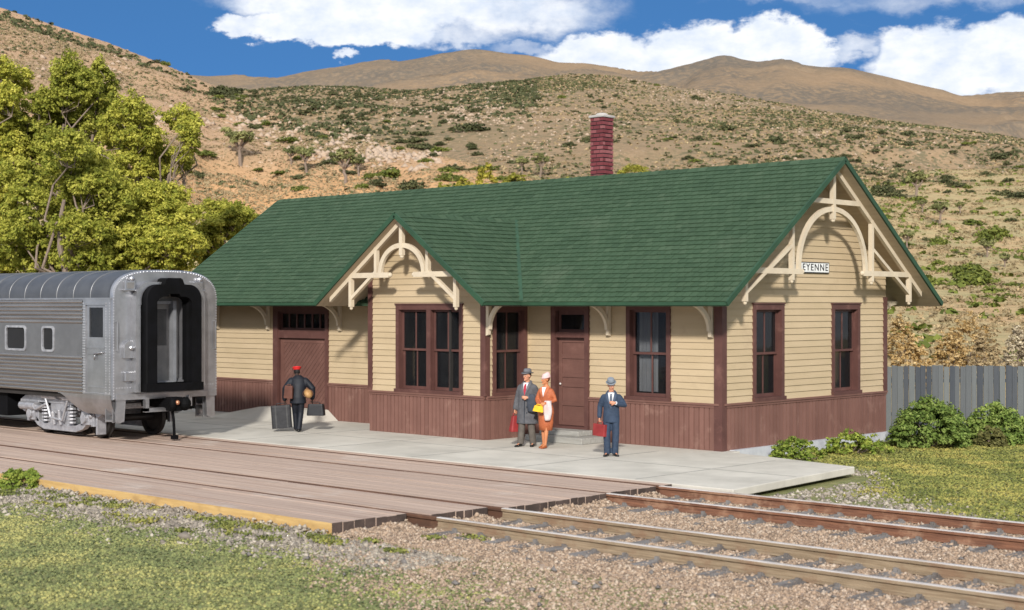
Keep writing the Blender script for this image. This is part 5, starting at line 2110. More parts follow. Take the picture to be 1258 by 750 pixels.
def leaves(C, R, per, size, rng, up=.25, elong=1.6, tvar=.25, tall=1.0):
    """leaf quads bursting out from tuft centres C with radii R; returns V, F, tint"""
    n = len(C) * per
    ci = np.repeat(np.arange(len(C)), per)
    d = unit(n, rng)
    d[:, 2] = np.abs(d[:, 2]) * .8 + d[:, 2] * .2
    rad = np.asarray(R)[ci] * rng.uniform(.35, 1.0, n) ** .6
    P = C[ci] + d * rad[:, None] * np.array([1, 1, tall])
    nrm = d + unit(n, rng) * .75
    nrm[:, 2] += up
    nrm /= np.linalg.norm(nrm, axis=1, keepdims=True)
    a = np.cross(nrm, unit(n, rng))
    a /= np.linalg.norm(a, axis=1, keepdims=True) + 1e-9
    b = np.cross(nrm, a)
    s = size * rng.uniform(.6, 1.35, n)
    a = a * (s * elong / 2)[:, None]
    b = b * (s / 2)[:, None]
    V = np.stack([P - a, P - b * .9 + a * .1, P + a, P + b * .9 + a * .1], 1).reshape(-1, 3)
    F = np.arange(n * 4).reshape(-1, 4)
    ct = rng.uniform(0, 1, len(C))
    t = np.clip(.5 + (ct[ci] - .5) * .7 + rng.normal(0, tvar, n), 0, 1)
    return V, F, t


def limb_mb(mb, p0, p1, r0, r1, rng, bend=.12, n=5):
    p0, p1 = np.array(p0, float), np.array(p1, float)
    L = np.linalg.norm(p1 - p0)
    pts, rad = [], []
    for i in range(n + 1):
        f = i / n
        q = p0 + (p1 - p0) * f + rng.normal(0, 1, 3) * L * bend * math.sin(math.pi * f) * .6
        pts.append(tuple(q))
        rad.append(r0 + (r1 - r0) * f)
    mb.tube(pts, rad, 7)
    return pts


BARK = mat('grey juniper bark', (.26, .20, .155), (.17, .125, .095), .95, stretch=(4, 4, .8), vscale=5, bump=.6)
LF_J = leaf_mat('juniper foliage', (.20, .23, .036), (.43, .43, .07), (.64, .60, .13), .40)
LF_Y = leaf_mat('yellow green foliage', (.20, .20, .035), (.34, .32, .05), (.46, .42, .08), .3)


def tree(label, depth, lobes, lf=LF_J, seed=0, leaf=.082, group=None, dens=1.0):
    rng = np.random.default_rng(seed)
    L = np.array(lobes, float)
    pxm = float(np.mean(L[:, 0]))
    bx, by = pos(pxm, depth)
    bz = float(zground(pxm, depth)) - .1
    t = thing('juniper_tree', label, 'tree', (float(bx), float(by), bz), group)
    base = np.array([bx, by, bz])
    C, R = [], []
    mbt = MB()
    top = None
    order = np.argsort(-L[:, 1])
    lob3 = []
    for (px, py, rx, ry) in L:
        d = depth + rng.uniform(-.6, .6) * 2.2
        x, y = pos(px, d)
        z = 3.3 + (375 - py) / FPX * d
        lob3.append((np.array([x, y, z]), rx / FPX * d, ry / FPX * d))
    for (c, rx, rz) in list(lob3):                      # fill the mass behind each visible lobe
        back = c + FW * rng.uniform(.6, 2.0) + RT * rng.normal(0, .5 * rx) + np.array([0, 0, rng.uniform(-.9, -.1) * rz])
        lob3.append((back, rx * .95, rz * .95))
    lowest = sorted(lob3, key=lambda q: q[0][2])[:3]
    for (c, rx, rz) in lowest:                          # skirt of foliage down to the ground, before the trunk
        q = base + (c - base) * .5 - FW * rng.uniform(1.0, 2.2)
        q[2] = base[2] + max(.9, (c[2] - base[2]) * .45)
        lob3.append((q, rx * 1.25, rz * 1.25))
    hi = max(lob3, key=lambda q: q[0][2])
    trunk_top = base + (hi[0] - base) * .8
    tp = limb_mb(mbt, base - np.array([0, 0, .5]), trunk_top, .24, .06, rng, .05, 8)
    for (c, rx, rz) in lob3:
        zb = base[2] + max(.3, (c[2] - base[2]) * rng.uniform(.35, .62))
        k = min(range(len(tp)), key=lambda i: abs(tp[i][2] - zb))
        bp = limb_mb(mbt, tp[k], c, .07, .02, rng, .16, 6)
        for _ in range(5):
            limb_mb(mbt, bp[-2], c + unit(1, rng)[0] * np.array([rx, rx, rz]) * .85, .022, .008, rng, .15, 3)
        vol = rx * rz
        n = int(max(24, 135 * dens * vol))
        u = unit(n, rng) * rng.uniform(.55, 1.0, (n, 1))
        cc = c + u * np.array([rx, rx * 1.05, rz])
        cc += rng.normal(0, .10, cc.shape)
        C.append(cc)
        R.append(rng.uniform(.14, .30, n))
    C, R = np.concatenate(C), np.concatenate(R)
    ok = C[:, 2] > base[2] + .2
    C, R = C[ok], R[ok]
    V, F, tt = leaves(C, R, 52, leaf, rng, up=.1, tall=1.5)
    np_mesh('crown', V - base, F, lf, tt, t)
    mbt.build('trunk', BARK, t)
    return t


GJ = 'junipers behind the coach'
tree('tall narrow yellow green juniper at the left picture edge behind the coach', 68, [(4, 86, 16, 18), (-14, 104, 22, 24), (2, 122, 22, 20), (6, 152, 22, 24), (-20, 150, 30, 30), (6, 184, 26, 24), (-24, 196, 34, 30), (-10, 232, 34, 26), (-20, 275, 36, 30), (-14, 316, 34, 24)], seed=1, group=GJ)
tree('tallest juniper with a broad pointed top, second from the left behind the coach', 70, [(86, 90, 24, 20), (98, 112, 30, 24), (76, 136, 30, 25), (48, 128, 20, 16), (122, 92, 10, 20), (108, 150, 26, 22), (42, 168, 26, 22), (66, 190, 28, 22), (100, 200, 30, 24), (56, 232, 30, 24), (90, 262, 34, 26), (80, 310, 34, 24)], seed=2, group=GJ)
tree('juniper with bare grey limbs and a separate drooping tuft on its right', 66, [(158, 140, 26, 18), (168, 172, 30, 20), (188, 188, 24, 16), (216, 144, 18, 11), (230, 164, 10, 18), (222, 194, 9, 8), (140, 158, 20, 18), (160, 206, 28, 16), (196, 212, 20, 12), (170, 244, 34, 22), (160, 290, 36, 26)], seed=3, group=GJ)
tree('bushy juniper in front of the tall ones, directly above the coach roof', 58, [(24, 220, 25, 22), (32, 254, 28, 24), (100, 212, 36, 26), (80, 184, 28, 20), (112, 232, 30, 22), (16, 290, 28, 22), (54, 296, 30, 22), (100, 288, 38, 22), (62, 325, 40, 20), (108, 322, 40, 20), (130, 262, 26, 20)], seed=4, group=GJ)
tree('rounded juniper beside the left end of the green roof', 60, [(166, 262, 34, 26), (200, 246, 30, 20), (218, 272, 30, 22), (174, 296, 36, 22), (204, 302, 34, 20), (156, 320, 34, 18), (192, 328, 38, 16), (228, 300, 18, 16)], seed=5, group=GJ)
tree('small yellow green tree peeping over the left slope of the green roof', 76, [(262, 256, 18, 9), (288, 268, 22, 14), (274, 280, 24, 14), (250, 296, 24, 16), (258, 316, 20, 14), (296, 284, 14, 10)], lf=LF_J, seed=6, leaf=.095, group=GJ)

# ---------------------------------------------------------------- low shrubs near the depot
LF_G = leaf_mat('dense green shrub', (.08, .13, .028), (.18, .255, .055), (.31, .38, .11), .25)
LF_W = leaf_mat('bright weed', (.12, .18, .03), (.22, .29, .05), (.34, .38, .08), .3)
LF_O = leaf_mat('olive shrub', (.09, .09, .03), (.16, .15, .05), (.24, .22, .08), .2)
LF_D = leaf_mat('golden dry brush', (.27, .165, .06), (.44, .31, .14), (.62, .49, .29), .3)
LF_P = leaf_mat('pale twiggy brush', (.30, .245, .18), (.44, .375, .28), (.60, .53, .41), .2)
LF_S = leaf_mat('hill scrub green', (.055, .062, .028), (.095, .103, .045), (.15, .15, .068), .15)
LF_B = leaf_mat('bright hill scrub', (.08, .10, .022), (.14, .17, .035), (.22, .24, .055), .2)
LF_T = leaf_mat('straw scrub', (.28, .205, .12), (.37, .28, .165), (.46, .37, .23), .2)


def shrub(name, label, cat, px, depth, wpx, hpx, lf, seed, leaf=.05, per=30, n=130, zoff=0, squash=1.0, group=None, ground=None, stemmy=False):
    rng = np.random.default_rng(seed)
    x, y = pos(px, depth)
    z = float(zground(px, depth)) if ground is None else ground
    w_, h_ = wpx / FPX * depth / 2, hpx / FPX * depth
    t = thing(name, label, cat, (float(x), float(y), z), group)
    u = unit(n, rng)
    u[:, 2] = np.abs(u[:, 2])
    u *= rng.uniform(.55, 1.0, (n, 1)) ** .5
    th = np.arctan2(u[:, 1], u[:, 0])
    lump = 1 + .16 * np.sin(th * 3 + seed) + .10 * np.sin(th * 5 + 2 * seed)
    C = u * np.array([w_, w_ * squash, h_]) * .88
    C[:, :2] *= lump[:, None]
    C[:, 2] *= (1 + .15 * np.sin(th * 4 + seed * 1.7)) * .97
    C[:, 2] += .02
    R = rng.uniform(.10, .2, n) * min(w_, h_ * 1.4)
    V, F, tt = leaves(C, R, per, leaf, rng, up=.35)
    V[:, 2] = np.maximum(V[:, 2], -.05)
    np_mesh('foliage', V, F, lf, tt, t)
    mb = MB()
    for k in range(14 if stemmy else 7):
        e = C[rng.integers(0, n)]
        limb_mb(mb, (float(x) + rng.normal(0, .05), float(y) + rng.normal(0, .05), z - .05), np.array([x, y, z]) + e, .022, .006, rng, .1, 3)
    mb.build('stems', BARK, t)
    return t


shrub('bush', 'large rounded green bush against the grey fence beside the depot corner', 'bush', 1143, 37.9, 104, 62, LF_G, 21, .055, 42, 330, ground=GZ)
shrub('bush', 'green bush before the grey fence at the right picture edge', 'bush', 1226, 38.8, 84, 50, LF_G, 22, .055, 40, 260, ground=GZ)
shrub('bush', 'green bush farthest right along the grey fence, mostly out of the picture', 'bush', 1276, 39.3, 70, 42, LF_G, 27, .055, 36, 160, ground=GZ)
shrub('bush', 'small brownish olive bush in front of the right green bush', 'bush', 1219, 37.9, 40, 25, LF_O, 23, .045, 34, 110, ground=GZ)
shrub('weed', 'feathery light green weed growing beside the end of the concrete platform', 'plant', 980, 34.6, 72, 30, LF_W, 24, .05, 26, 90, ground=GZ)
shrub('weed', 'low light green weed along the base of the gable wall', 'plant', 1050, 36.2, 86, 26, LF_W, 25, .05, 26, 100, ground=GZ)
shrub('weed', 'low green weed beside the yellow edge of the plank crossing', 'plant', 26, 29.2, 68, 24, LF_W, 26, .045, 30, 110, ground=GZ)
for k, (px, d, w_, h_, lab) in enumerate(((1120, 62, 66, 92, 'pale grey gold dry brush just above the left end of the fence'), (1168, 66, 58, 84, 'golden brown dry bush rising over the middle of the fence'),
                                          (1212, 64, 56, 76, 'tan dry bush with pale twigs over the right part of the fence'), (1252, 68, 60, 86, 'straw coloured dry brush over the fence at the right edge'),
                                          (1190, 78, 70, 78, 'higher ochre dry bush farther back behind the fence'), (1105, 80, 50, 60, 'faded dry brush behind the depot corner, partly hidden by the wall'), (1300, 66, 60, 84, 'straw brush beyond the right picture edge over the fence'))):
    shrub('dry_bush', lab, 'bush', px, d, w_ * .85, h_ * (.8 + .1 * (k % 3)), (LF_D, LF_D, LF_T, LF_P)[k % 4], 40 + k, .075, 26, 170, stemmy=True, group='dry brush behind the fence')

# ---------------------------------------------------------------- hillside scrub, Joshua trees
def shrub_proto(seed, lf, n=60, per=16, leaf=.115, flat=.6):
    rng = np.random.default_rng(seed)
    u = unit(n, rng)
    u[:, 2] = np.abs(u[:, 2])
    u *= rng.uniform(.5, 1, (n, 1))
    th = np.arctan2(u[:, 1], u[:, 0])
    u[:, :2] *= (1 + .25 * np.sin(2 * th + seed) + .15 * np.sin(3 * th + 2 * seed))[:, None]
    C = u * np.array([.85, .85, flat])
    V, F, t = leaves(C, rng.uniform(.12, .26, n), per, leaf, rng, up=.4)
    me_o = np_mesh('hill_shrub', V, F, lf, t)
    me = me_o.data
    bpy.data.objects.remove(me_o)
    return me


PG_ = [shrub_proto(100 + k, LF_S) for k in range(5)]
PB_ = [shrub_proto(120 + k, LF_B, flat=.5) for k in range(4)]
rs = np.random.default_rng(77)


def put_shrub(px, d, fz, size, dark, label, group):
    me = (PG_ if dark else PB_)[rs.integers(0, 5 if dark else 4)]
    o = bpy.data.objects.new('hill_shrub', me)
    COL.objects.link(o)
    x, y = pos(px, d)
    o.location = (float(x), float(y), float(fz(px, d)) - .1 * size)
    o.scale = (size * rs.uniform(.8, 1.3), size * rs.uniform(.8, 1.3), size * rs.uniform(.7, 1.1))
    o.rotation_euler = (0, 0, rs.uniform(0, 6.28))
    tag(o, label, 'shrub', group)


ALLZ = lambda px, d: np.maximum(np.maximum(zground(px, d), np.where(np.asarray(d) < 230, -99, HL(px, d))), np.where(np.asarray(d) < 377, -99, HM(px, d)))
surf = lambda px, d: float(ALLZ(px, d))


def at_row(px, row, lo, hi):
    """depth at which the visible land reaches a given height of view"""
    ds = np.linspace(lo, hi, 400)
    rows = 375 - (ALLZ(np.full(400, px), ds) - 3.3) / ds * FPX
    idx = np.nonzero(rows <= row)[0]
    return float(ds[idx[0]]) if len(idx) else None


named = [(480, 218, 26, 0, 'broad bright green bush on orange soil just above the roof, right of the Joshua trees'), (346, 214, 12, 0, 'round green bush between the two left Joshua trees'),
         (318, 212, 9, 0, 'small round green bush under the left Joshua tree'), (250, 193, 14, 0, 'green bush on the slope right of the junipers'), (445, 231, 14, 0, 'olive bush low above the ridge left of the broad bright bush'),
         (365, 196, 10, 0, 'olive bush beside the thin Joshua tree'), (1126, 247, 17, 0, 'yellow green bush below the Joshua trees right of the gable'), (1152, 301, 18, 0, 'bright bush right of the gable at mid slope'),
         (1190, 350, 32, 0, 'widest bright bush low on the slope right of the gable'), (1160, 334, 15, 0, 'bright bush just left of the widest one'), (1195, 276, 20, 0, 'bright bush near the tall pale Joshua tree'),
         (1220, 290, 24, 0, 'bright bush right of the gable near the picture edge'), (1152, 326, 12, 0, 'small bright bush below the mid slope bush')]
for px, row, hw, dk, lab in named:
    d = at_row(px, row, 90, 420)
    if d:
        put_shrub(px, d, surf, hw / FPX * d, dk, lab, None)
cnt = 0
spots = []


def scatter_row(n, x0, x1, rowf, lo, hi, size, dark_p, lab_d, lab_b, grp):
    done = 0
    tries = 0
    while done < n and tries < n * 12:
        tries += 1
        px = rs.uniform(x0, x1)
        row = rowf(px)
        if row is None:
            continue
        d = at_row(px, row, lo, hi)
        if d is None:
            continue
        x, y = pos(px, d)
        if vnoise(np.array(x / 45.), np.array(y / 45.)) < rs.uniform(-.55, .15):
            continue
        dk = rs.random() < dark_p
        put_shrub(px, d, surf, size(d) * float(np.exp(rs.normal(0, .32))), dk, lab_d if dk else lab_b, grp)
        done += 1


crow = lambda px, T: float(np.interp(px, T[:, 0], T[:, 1]))
# left hill
scatter_row(62, -20, 660, lambda px: crow(px, LH) + 2 + (235 - crow(px, LH)) * rs.random() ** 1.5, 200, 560, lambda d: 2.0, .45,
            'dark green shrub dotted on the tan left hillside', 'olive green shrub dotted on the tan left hillside', 'shrubs on the left hillside')
# middle hill, ravine side is denser
scatter_row(95, 255, 640, lambda px: crow(px, MH) + 1 + (max(crow(px, LH), crow(px, MH) + 8) - crow(px, MH)) * rs.random(), 380, 930, lambda d: 2.3, .95,
            'dark green shrub in the shaded ravine behind the left hill', 'olive shrub in the shaded ravine behind the left hill', 'shrubs in the ravine')
scatter_row(105, 620, 1270, lambda px: crow(px, MH) + 1 + 95 * rs.random(), 300, 800, lambda d: 2.0, .85,
            'dark green shrub dotted over the stony middle hillside', 'olive shrub dotted over the stony middle hillside', 'shrubs on the middle hillside')
scatter_row(55, 1040, 1300, lambda px: 215 + 160 * rs.random(), 90, 420, lambda d: 1.1, .4,
            'dark shrub on the lower slope right of the gable', 'bright green shrub on the lower slope right of the gable', 'shrubs on the lower right slope')

# countless dry tufts: one mass
def tuft_mass(name, pts, sizes, lf, seed, per=9, q=.5):
    rng = np.random.default_rng(seed)
    n = len(pts) * per
    ci = np.repeat(np.arange(len(pts)), per)
    S = sizes[ci]
    d = unit(n, rng)
    d[:, 2] = np.abs(d[:, 2]) * .6
    P = pts[ci] + d * (S * rng.uniform(.3, 1, n))[:, None]
    nrm = d + unit(n, rng) * .5
    nrm[:, 2] += .3
    nrm /= np.linalg.norm(nrm, axis=1, keepdims=True)
    a = np.cross(nrm, unit(n, rng))
    a /= np.linalg.norm(a, axis=1, keepdims=True)
    b = np.cross(nrm, a)
    s = S * q * rng.uniform(.6, 1.3, n)
    V = np.stack([P - a * s[:, None], P - b * s[:, None] * .8, P + a * s[:, None], P + b * s[:, None] * .8], 1).reshape(-1, 3)
    t = np.clip(np.repeat(rng.uniform(0, 1, len(pts)), per) * .7 + rng.uniform(0, .3, n), 0, 1)
    o = np_mesh(name, V, np.arange(n * 4).reshape(-1, 4), lf, t)
    o['kind'] = 'stuff'
    return o


def sample_land(n, x0, x1, d0, d1, fz, thr, cond=None, seed=5, s=30):
    rng = np.random.default_rng(seed)
    px = rng.uniform(x0, x1, n * 4)
    d = np.sqrt(rng.uniform(d0 ** 2, d1 ** 2, n * 4))
    x, y = pos(px, d)
    k = fbm(x / s, y / s, 4) > rng.normal(thr, .2, n * 4)
    z = fz(px, d)
    if cond is not None:
        k &= cond(px, d, z)
    P = np.stack([x, y, z], -1)[k][:n]
    return P


top = lambda px, d, z: z >= ALLZ(px, d) - .3
P = sample_land(16000, -20, 720, 250, 560, HL, -.1, top, 51)
tuft_mass('dry_scrub', P, np.random.default_rng(1).uniform(.2, .6, len(P)), LF_T, 61)
P = sample_land(1500, -20, 420, 400, 560, HL, -.15, lambda px, d, z: top(px, d, z) & (d > np.interp(px, LH[:, 0], LH[:, 2]) - 35), 67)
tuft_mass('green_scrub', P, np.random.default_rng(7).uniform(.5, 1.5, len(P)), LF_S, 68)
P = sample_land(1500, -20, 720, 250, 560, HL, .12, top, 56)
tuft_mass('green_scrub', P, np.random.default_rng(1).uniform(.4, .9, len(P)), LF_S, 66)
P = sample_land(13000, 600, 1300, 380, 900, HM, -.05, top, 52, 60)
tuft_mass('green_scrub', P, np.random.default_rng(2).uniform(.35, 1.0, len(P)), LF_S, 62)
P = sample_land(9000, 240, 660, 480, 930, HM, -.12, top, 72, 60)
tuft_mass('green_scrub', P, np.random.default_rng(2).uniform(.5, 1.5, len(P)), LF_S, 69)
P = sample_land(14000, 240, 1300, 380, 900, HM, -.1, top, 53, 60)
tuft_mass('dry_scrub', P, np.random.default_rng(3).uniform(.3, .8, len(P)), LF_T, 63)
P = sample_land(30000, 180, 1330, 70, 420, ALLZ, -.3, None, 54, 12)
tuft_mass('dry_scrub', P, np.random.default_rng(4).uniform(.10, .30, len(P)), LF_T, 64)
P = sample_land(9000, 180, 480, 230, 360, ALLZ, -.35, None, 74, 9)
tuft_mass('dry_scrub', P, np.random.default_rng(8).uniform(.12, .42, len(P)), LF_T, 75)
P = sample_land(9000, 1020, 1330, 70, 420, ALLZ, -.15, None, 76, 12)
tuft_mass('dry_scrub', P, np.random.default_rng(9).uniform(.12, .45, len(P)), LF_T, 77)
P = sample_land(1800, 500, 1330, 80, 420, zground, .05, top, 55, 14)
tuft_mass('green_scrub', P, np.random.default_rng(5).uniform(.3, .9, len(P)), LF_B, 65)

# rocks and boulders on the left spur
ROCK = mat('pale pink granite', (.46, .345, .25), (.36, .27, .195), .9, vscale=1.0, bump=.6, bscale=4)


def stones(name, P, S, m, seed, flat=.7, tint=True):
    """countless stones as one mass of eight-sided lumps"""
    rng = np.random.default_rng(seed)
    n = len(P)
    base = np.array([(1, 0, 0), (0, 1, 0), (-1, 0, 0), (0, -1, 0), (0, 0, 1), (0, 0, -1)], float)
    F0 = np.array([(0, 1, 4), (1, 2, 4), (2, 3, 4), (3, 0, 4), (1, 0, 5), (2, 1, 5), (3, 2, 5), (0, 3, 5)])
    ang = rng.uniform(0, 6.28, n)
    c, s = np.cos(ang), np.sin(ang)
    B = base[None] * rng.uniform(.6, 1.25, (n, 6, 1))
    B = B + rng.normal(0, .18, B.shape)
    B[:, :, 2] *= flat
    X = B[:, :, 0] * c[:, None] - B[:, :, 1] * s[:, None]
    Y = B[:, :, 0] * s[:, None] + B[:, :, 1] * c[:, None]
    V = np.stack([X, Y, B[:, :, 2]], -1) * S[:, None, None] + P[:, None, :]
    F = (F0[None] + (np.arange(n) * 6)[:, None, None]).reshape(-1, 3)
    t = np.repeat(rng.uniform(0, 1, n), 8)
    o = np_mesh(name, V.reshape(-1, 3), F, m, t)
    o['kind'] = 'stuff'
    return o


rr = np.random.default_rng(91)
pts = []
for (cx_, row, sx, n) in ((395, 190, 26, 60), (430, 172, 22, 60), (470, 190, 34, 120), (520, 196, 30, 70), (300, 150, 40, 60), (200, 150, 70, 70), (90, 90, 80, 70), (350, 165, 40, 60)):
    for _ in range(n):
        px = cx_ + rr.normal(0, sx * .5)
        r_ = row + rr.normal(0, 7)
        d = at_row(px, r_, 200, 560)
        if d:
            x, y = pos(px, d)
            pts.append((x, y, surf(px, d)))
pts = np.array(pts, float)
stones('boulders', pts, rr.uniform(.35, 1.5, len(pts)) ** 1.3 * .9, ROCK, 92)
P = sample_land(3000, 560, 1280, 400, 800, HM, .12, top, 58, 40)
stones('boulders', P, rr.uniform(.2, .75, len(P)), ROCK, 93)
P = sample_land(1200, 240, 620, 500, 900, HM, .15, top, 59, 40)
stones('boulders', P, rr.uniform(.3, 1.1, len(P)), ROCK, 94)
P = sample_land(1600, -20, 650, 280, 540, HL, .15, top, 57, 40)
stones('boulders', P, rr.uniform(.15, .5, len(P)), ROCK, 95)

LF_JT = leaf_mat('Joshua tree blades', (.085, .095, .035), (.17, .18, .07), (.30, .30, .13), .15)


def joshua(label, px, row, hpx, seed, lf=LF_JT):
    rng = np.random.default_rng(seed)
    d = at_row(px, row, 90, 430)
    if d is None:
        return
    x, y = pos(px, d)
    z = surf(px, d) - .15
    h = hpx / FPX * d
    t = thing('joshua_tree', label, 'tree', (float(x), float(y), z), 'Joshua trees on the slopes')
    base = np.array([x, y, z])
    mb = MB()
    ends = []
    fork = base + np.array([rng.normal(0, .05), rng.normal(0, .05), .45]) * h
    limb_mb(mb, base - np.array([0, 0, .3]), fork, .055 * h, .042 * h, rng, .04, 4)
    for k in range(6):
        a = 6.28 * k / 6 + rng.uniform(-.3, .3)
        e = fork + np.array([math.cos(a) * .26, math.sin(a) * .26, rng.uniform(.16, .36)]) * h * rng.uniform(.8, 1.15)
        limb_mb(mb, fork - np.array([0, 0, .02 * h]), e, .036 * h, .026 * h, rng, .1, 3)
        ends.append(e)
        for j in range(2):
            e2 = e + np.array([rng.normal(0, .10), rng.normal(0, .10), rng.uniform(.03, .16)]) * h
            limb_mb(mb, e, e2, .026 * h, .02 * h, rng, .05, 2)
            ends.append(e2)
    mb.build('trunk', BARK, t)
    C = np.array(ends)
    V, F, tt = leaves(C, np.full(len(C), .11 * h), 60, .05 * h, rng, up=.1, elong=2.6)
    np_mesh('crown', V - base, F, lf, tt, t)


for k, (px, row, h_, lab) in enumerate(((296, 205, 46, 'wide spreading Joshua tree at the left, on the slope right of the junipers'), (377, 214, 34, 'thin upright Joshua tree between the wide one and the sturdy one'),
                                        (424, 226, 42, 'sturdy Joshua tree with a thick bare trunk above the roof ridge'), (441, 216, 26, 'small Joshua tree close behind the sturdy thick trunked one'),
                                        (358, 202, 22, 'low bushy Joshua tree left of the thin upright one'), (664, 217, 28, 'pale yellow Joshua tree over the ridge left of the chimney'), (642, 214, 22, 'smaller pale Joshua tree left of the yellow one near the ridge'),
                                        (1126, 246, 36, 'pale Joshua tree just right of the gable peak, among bright bushes'), (1154, 276, 30, 'tall pale Joshua tree in the middle of the right slope'), (1180, 264, 16, 'tiny Joshua tree right of the tall pale one'),
                                        (1114, 306, 24, 'dark Joshua tree half hidden by the sloping eave of the gable'), (1212, 318, 26, 'pale Joshua tree with a thin trunk near the right picture edge'), (1133, 262, 18, 'short pale Joshua tree below the gable peak one'), (1234, 330, 20, 'low Joshua tree farthest right on the slope'))):
    joshua(lab, px, row, h_, 300 + k)
for k, (px, row, hw, hh, lab) in enumerate(((596, 236, 17, 42, 'tall bright yellow green bush over the roof ridge left of the chimney'), (570, 240, 16, 22, 'low yellow bush on the ridge line left of the tall bright one'), (632, 232, 20, 20, 'yellow bush between the tall bright one and the pale Joshua trees'),
                                            (780, 222, 28, 22, 'pale golden bush over the ridge right of the chimney'), (702, 228, 12, 12, 'bright yellow green bush at the foot of the chimney'), (545, 240, 14, 16, 'small yellow green bush leftmost in the row along the ridge'))):
    d = at_row(px, row, 120, 430)
    if d:
        shrub('yellow_bush', lab, 'bush', px, d, hw * 2, hh, LF_Y, 400 + k, .32, 22, 90, ground=surf(px, d) - .2, group='yellow bushes along the ridge line')

# ---------------------------------------------------------------- turf, gravel, ballast
def crumb_mass(name, P, S, m, seed, tuftup=.6):
    rng = np.random.default_rng(seed)
    n = len(P)
    nrm = unit(n, rng)
    nrm[:, 2] = np.abs(nrm[:, 2]) + tuftup
    nrm /= np.linalg.norm(nrm, axis=1, keepdims=True)
    a = np.cross(nrm, unit(n, rng))
    a /= np.linalg.norm(a, axis=1, keepdims=True)
    b = np.cross(nrm, a)
    s = S[:, None]
    Q = P + np.array([0, 0, 1]) * (S * .5)[:, None]
    V = np.stack([Q + a * s, Q - a * s * .5 + b * s * .87, Q - a * s * .5 - b * s * .87, Q + nrm * s * .9], 1).reshape(-1, 3)
    i = (np.arange(n) * 4)[:, None, None]
    F = (np.array([(0, 1, 3), (1, 2, 3), (2, 0, 3)])[None] + i).reshape(-1, 3)
    patch = fbm(P[:, 0] / .9, P[:, 1] / .9, 4)
    t = np.clip(.5 + patch * .9 + rng.normal(0, .2, n), 0, 1)
    o = np_mesh(name, V, F, m, np.repeat(t, 3))
    o['kind'] = 'stuff'
    return o


TURF = leaf_mat('model turf near', (.15, .18, .085), (.25, .28, .115), (.43, .41, .16), .15)
TURF2 = leaf_mat('yellower turf', (.15, .175, .05), (.28, .285, .08), (.43, .37, .11), .12)  # turf of a yellower colour, right of the depot and in stray clumps
rg = np.random.default_rng(123)
# foreground turf
n = 230000
x, y = rg.uniform(-22, 16, n), rg.uniform(-24, -13.4, n)
edge = np.interp(x, [-22, -6, 0, 3, 4.5, 8.3, 11, 16], [-14.7, -14.75, -14.55, -14.3, -14.5, -15.6, -17.2, -19.5])
k = (y < edge + fbm(x * .9, y * .9, 4) * 1.3 + rg.normal(0, .22, n))
dep = (x - CAM[0]) * FW[0] + (y - CAM[1]) * FW[1]
lat = (x - CAM[0]) * RT[0] + (y - CAM[1]) * RT[1]
k &= (dep > 12) & (np.abs(lat) < dep * .6)
x, y = x[k], y[k]
P = np.stack([x, y, np.full(len(x), GZ - .01)], -1)
crumb_mass('grass', P, rg.uniform(.012, .032, len(x)), TURF, 1)
# turf right of the depot
n = 300000
x, y = rg.uniform(-1, 28, n), rg.uniform(-6.6, 16, n)
edge = np.interp(x, [-1, 3.6, 4.6, 5.5, 7, 10, 22], [1.5, .6, -1.6, -3.4, -4.4, -5.4, -5.6])
k = (y > edge + fbm(x * .8, y * .8, 4) * 1.5 + rg.normal(0, .25, n)) & ((x > .4) | (y > W + .3))
dep = (x - CAM[0]) * FW[0] + (y - CAM[1]) * FW[1]
lat = (x - CAM[0]) * RT[0] + (y - CAM[1]) * RT[1]
k &= (dep < 42) & (lat < dep * .72) & (lat > dep * .1)
x, y = x[k], y[k]
P = np.stack([x, y, np.full(len(x), GZ - .01)], -1)
crumb_mass('grass', P, rg.uniform(.015, .038, len(x)), TURF2, 2)
# grass tufts behind / left of the depot
n = 9000
x, y = rg.uniform(-45, -18, n), rg.uniform(.8, 20, n)
P = np.stack([x, y, np.full(n, GZ)], -1)
crumb_mass('grass', P, rg.uniform(.03, .08, n), TURF, 3)
# sparse clumps creeping into the gravel
xs_, ys_ = [], []
for _ in range(70):
    cx_, cy_ = rg.uniform(-12, 4.5), rg.uniform(-14.6, -12.0)
    if cx_ < 2.4 and cy_ > -13.5:
        cy_ = -13.55 + rg.normal(0, .05)
    m_ = rg.integers(30, 140)
    r_ = rg.uniform(.06, .22)
    xs_.append(cx_ + rg.normal(0, r_, m_))
    ys_.append(np.minimum(cy_ + rg.normal(0, r_ * .6, m_), -13.36 if cx_ < 2.4 else 0))
x, y = np.concatenate(xs_), np.concatenate(ys_)
P = np.stack([x, y, np.full(len(x), GZ + .0) + rg.uniform(0, .05, len(x))], -1)
crumb_mass('grass', P, rg.uniform(.015, .035, len(x)), TURF2, 4, .1)

GRAV = mat('grey gravel', (.31, .27, .22), (.24, .21, .175), .95, tint=[(0, (.13, .11, .09)), (.5, (.27, .23, .185)), (.85, (.36, .31, .245)), (1, (.47, .42, .34))], tintamt=.85)
BALL = mat('pinkish ballast', (.34, .255, .185), (.27, .20, .145), .95, tint=[(0, (.11, .08, .058)), (.3, (.275, .195, .135)), (.7, (.39, .28, .195)), (1, (.50, .41, .32))], tintamt=.85)
n = 30000
x = rg.uniform(-26, 5.2, n)
y = -13.34 - np.abs(rg.normal(0, .75, n))
k = (x < 2.3) | (y < -12)
x, y = x[k], y[k]
P = np.stack([x, y, GZ + .005 + np.where(x < 2.25, .11, 0) * np.exp((y + 13.34) / .16) * rg.random(len(x))], -1)
stones('gravel', P, rg.gamma(3, .007, len(x)) + .010, GRAV, 5)
n = 17000                                                    # beside the platform end
x, y = rg.uniform(2.6, 24, n), rg.uniform(-5.9, .5, n)
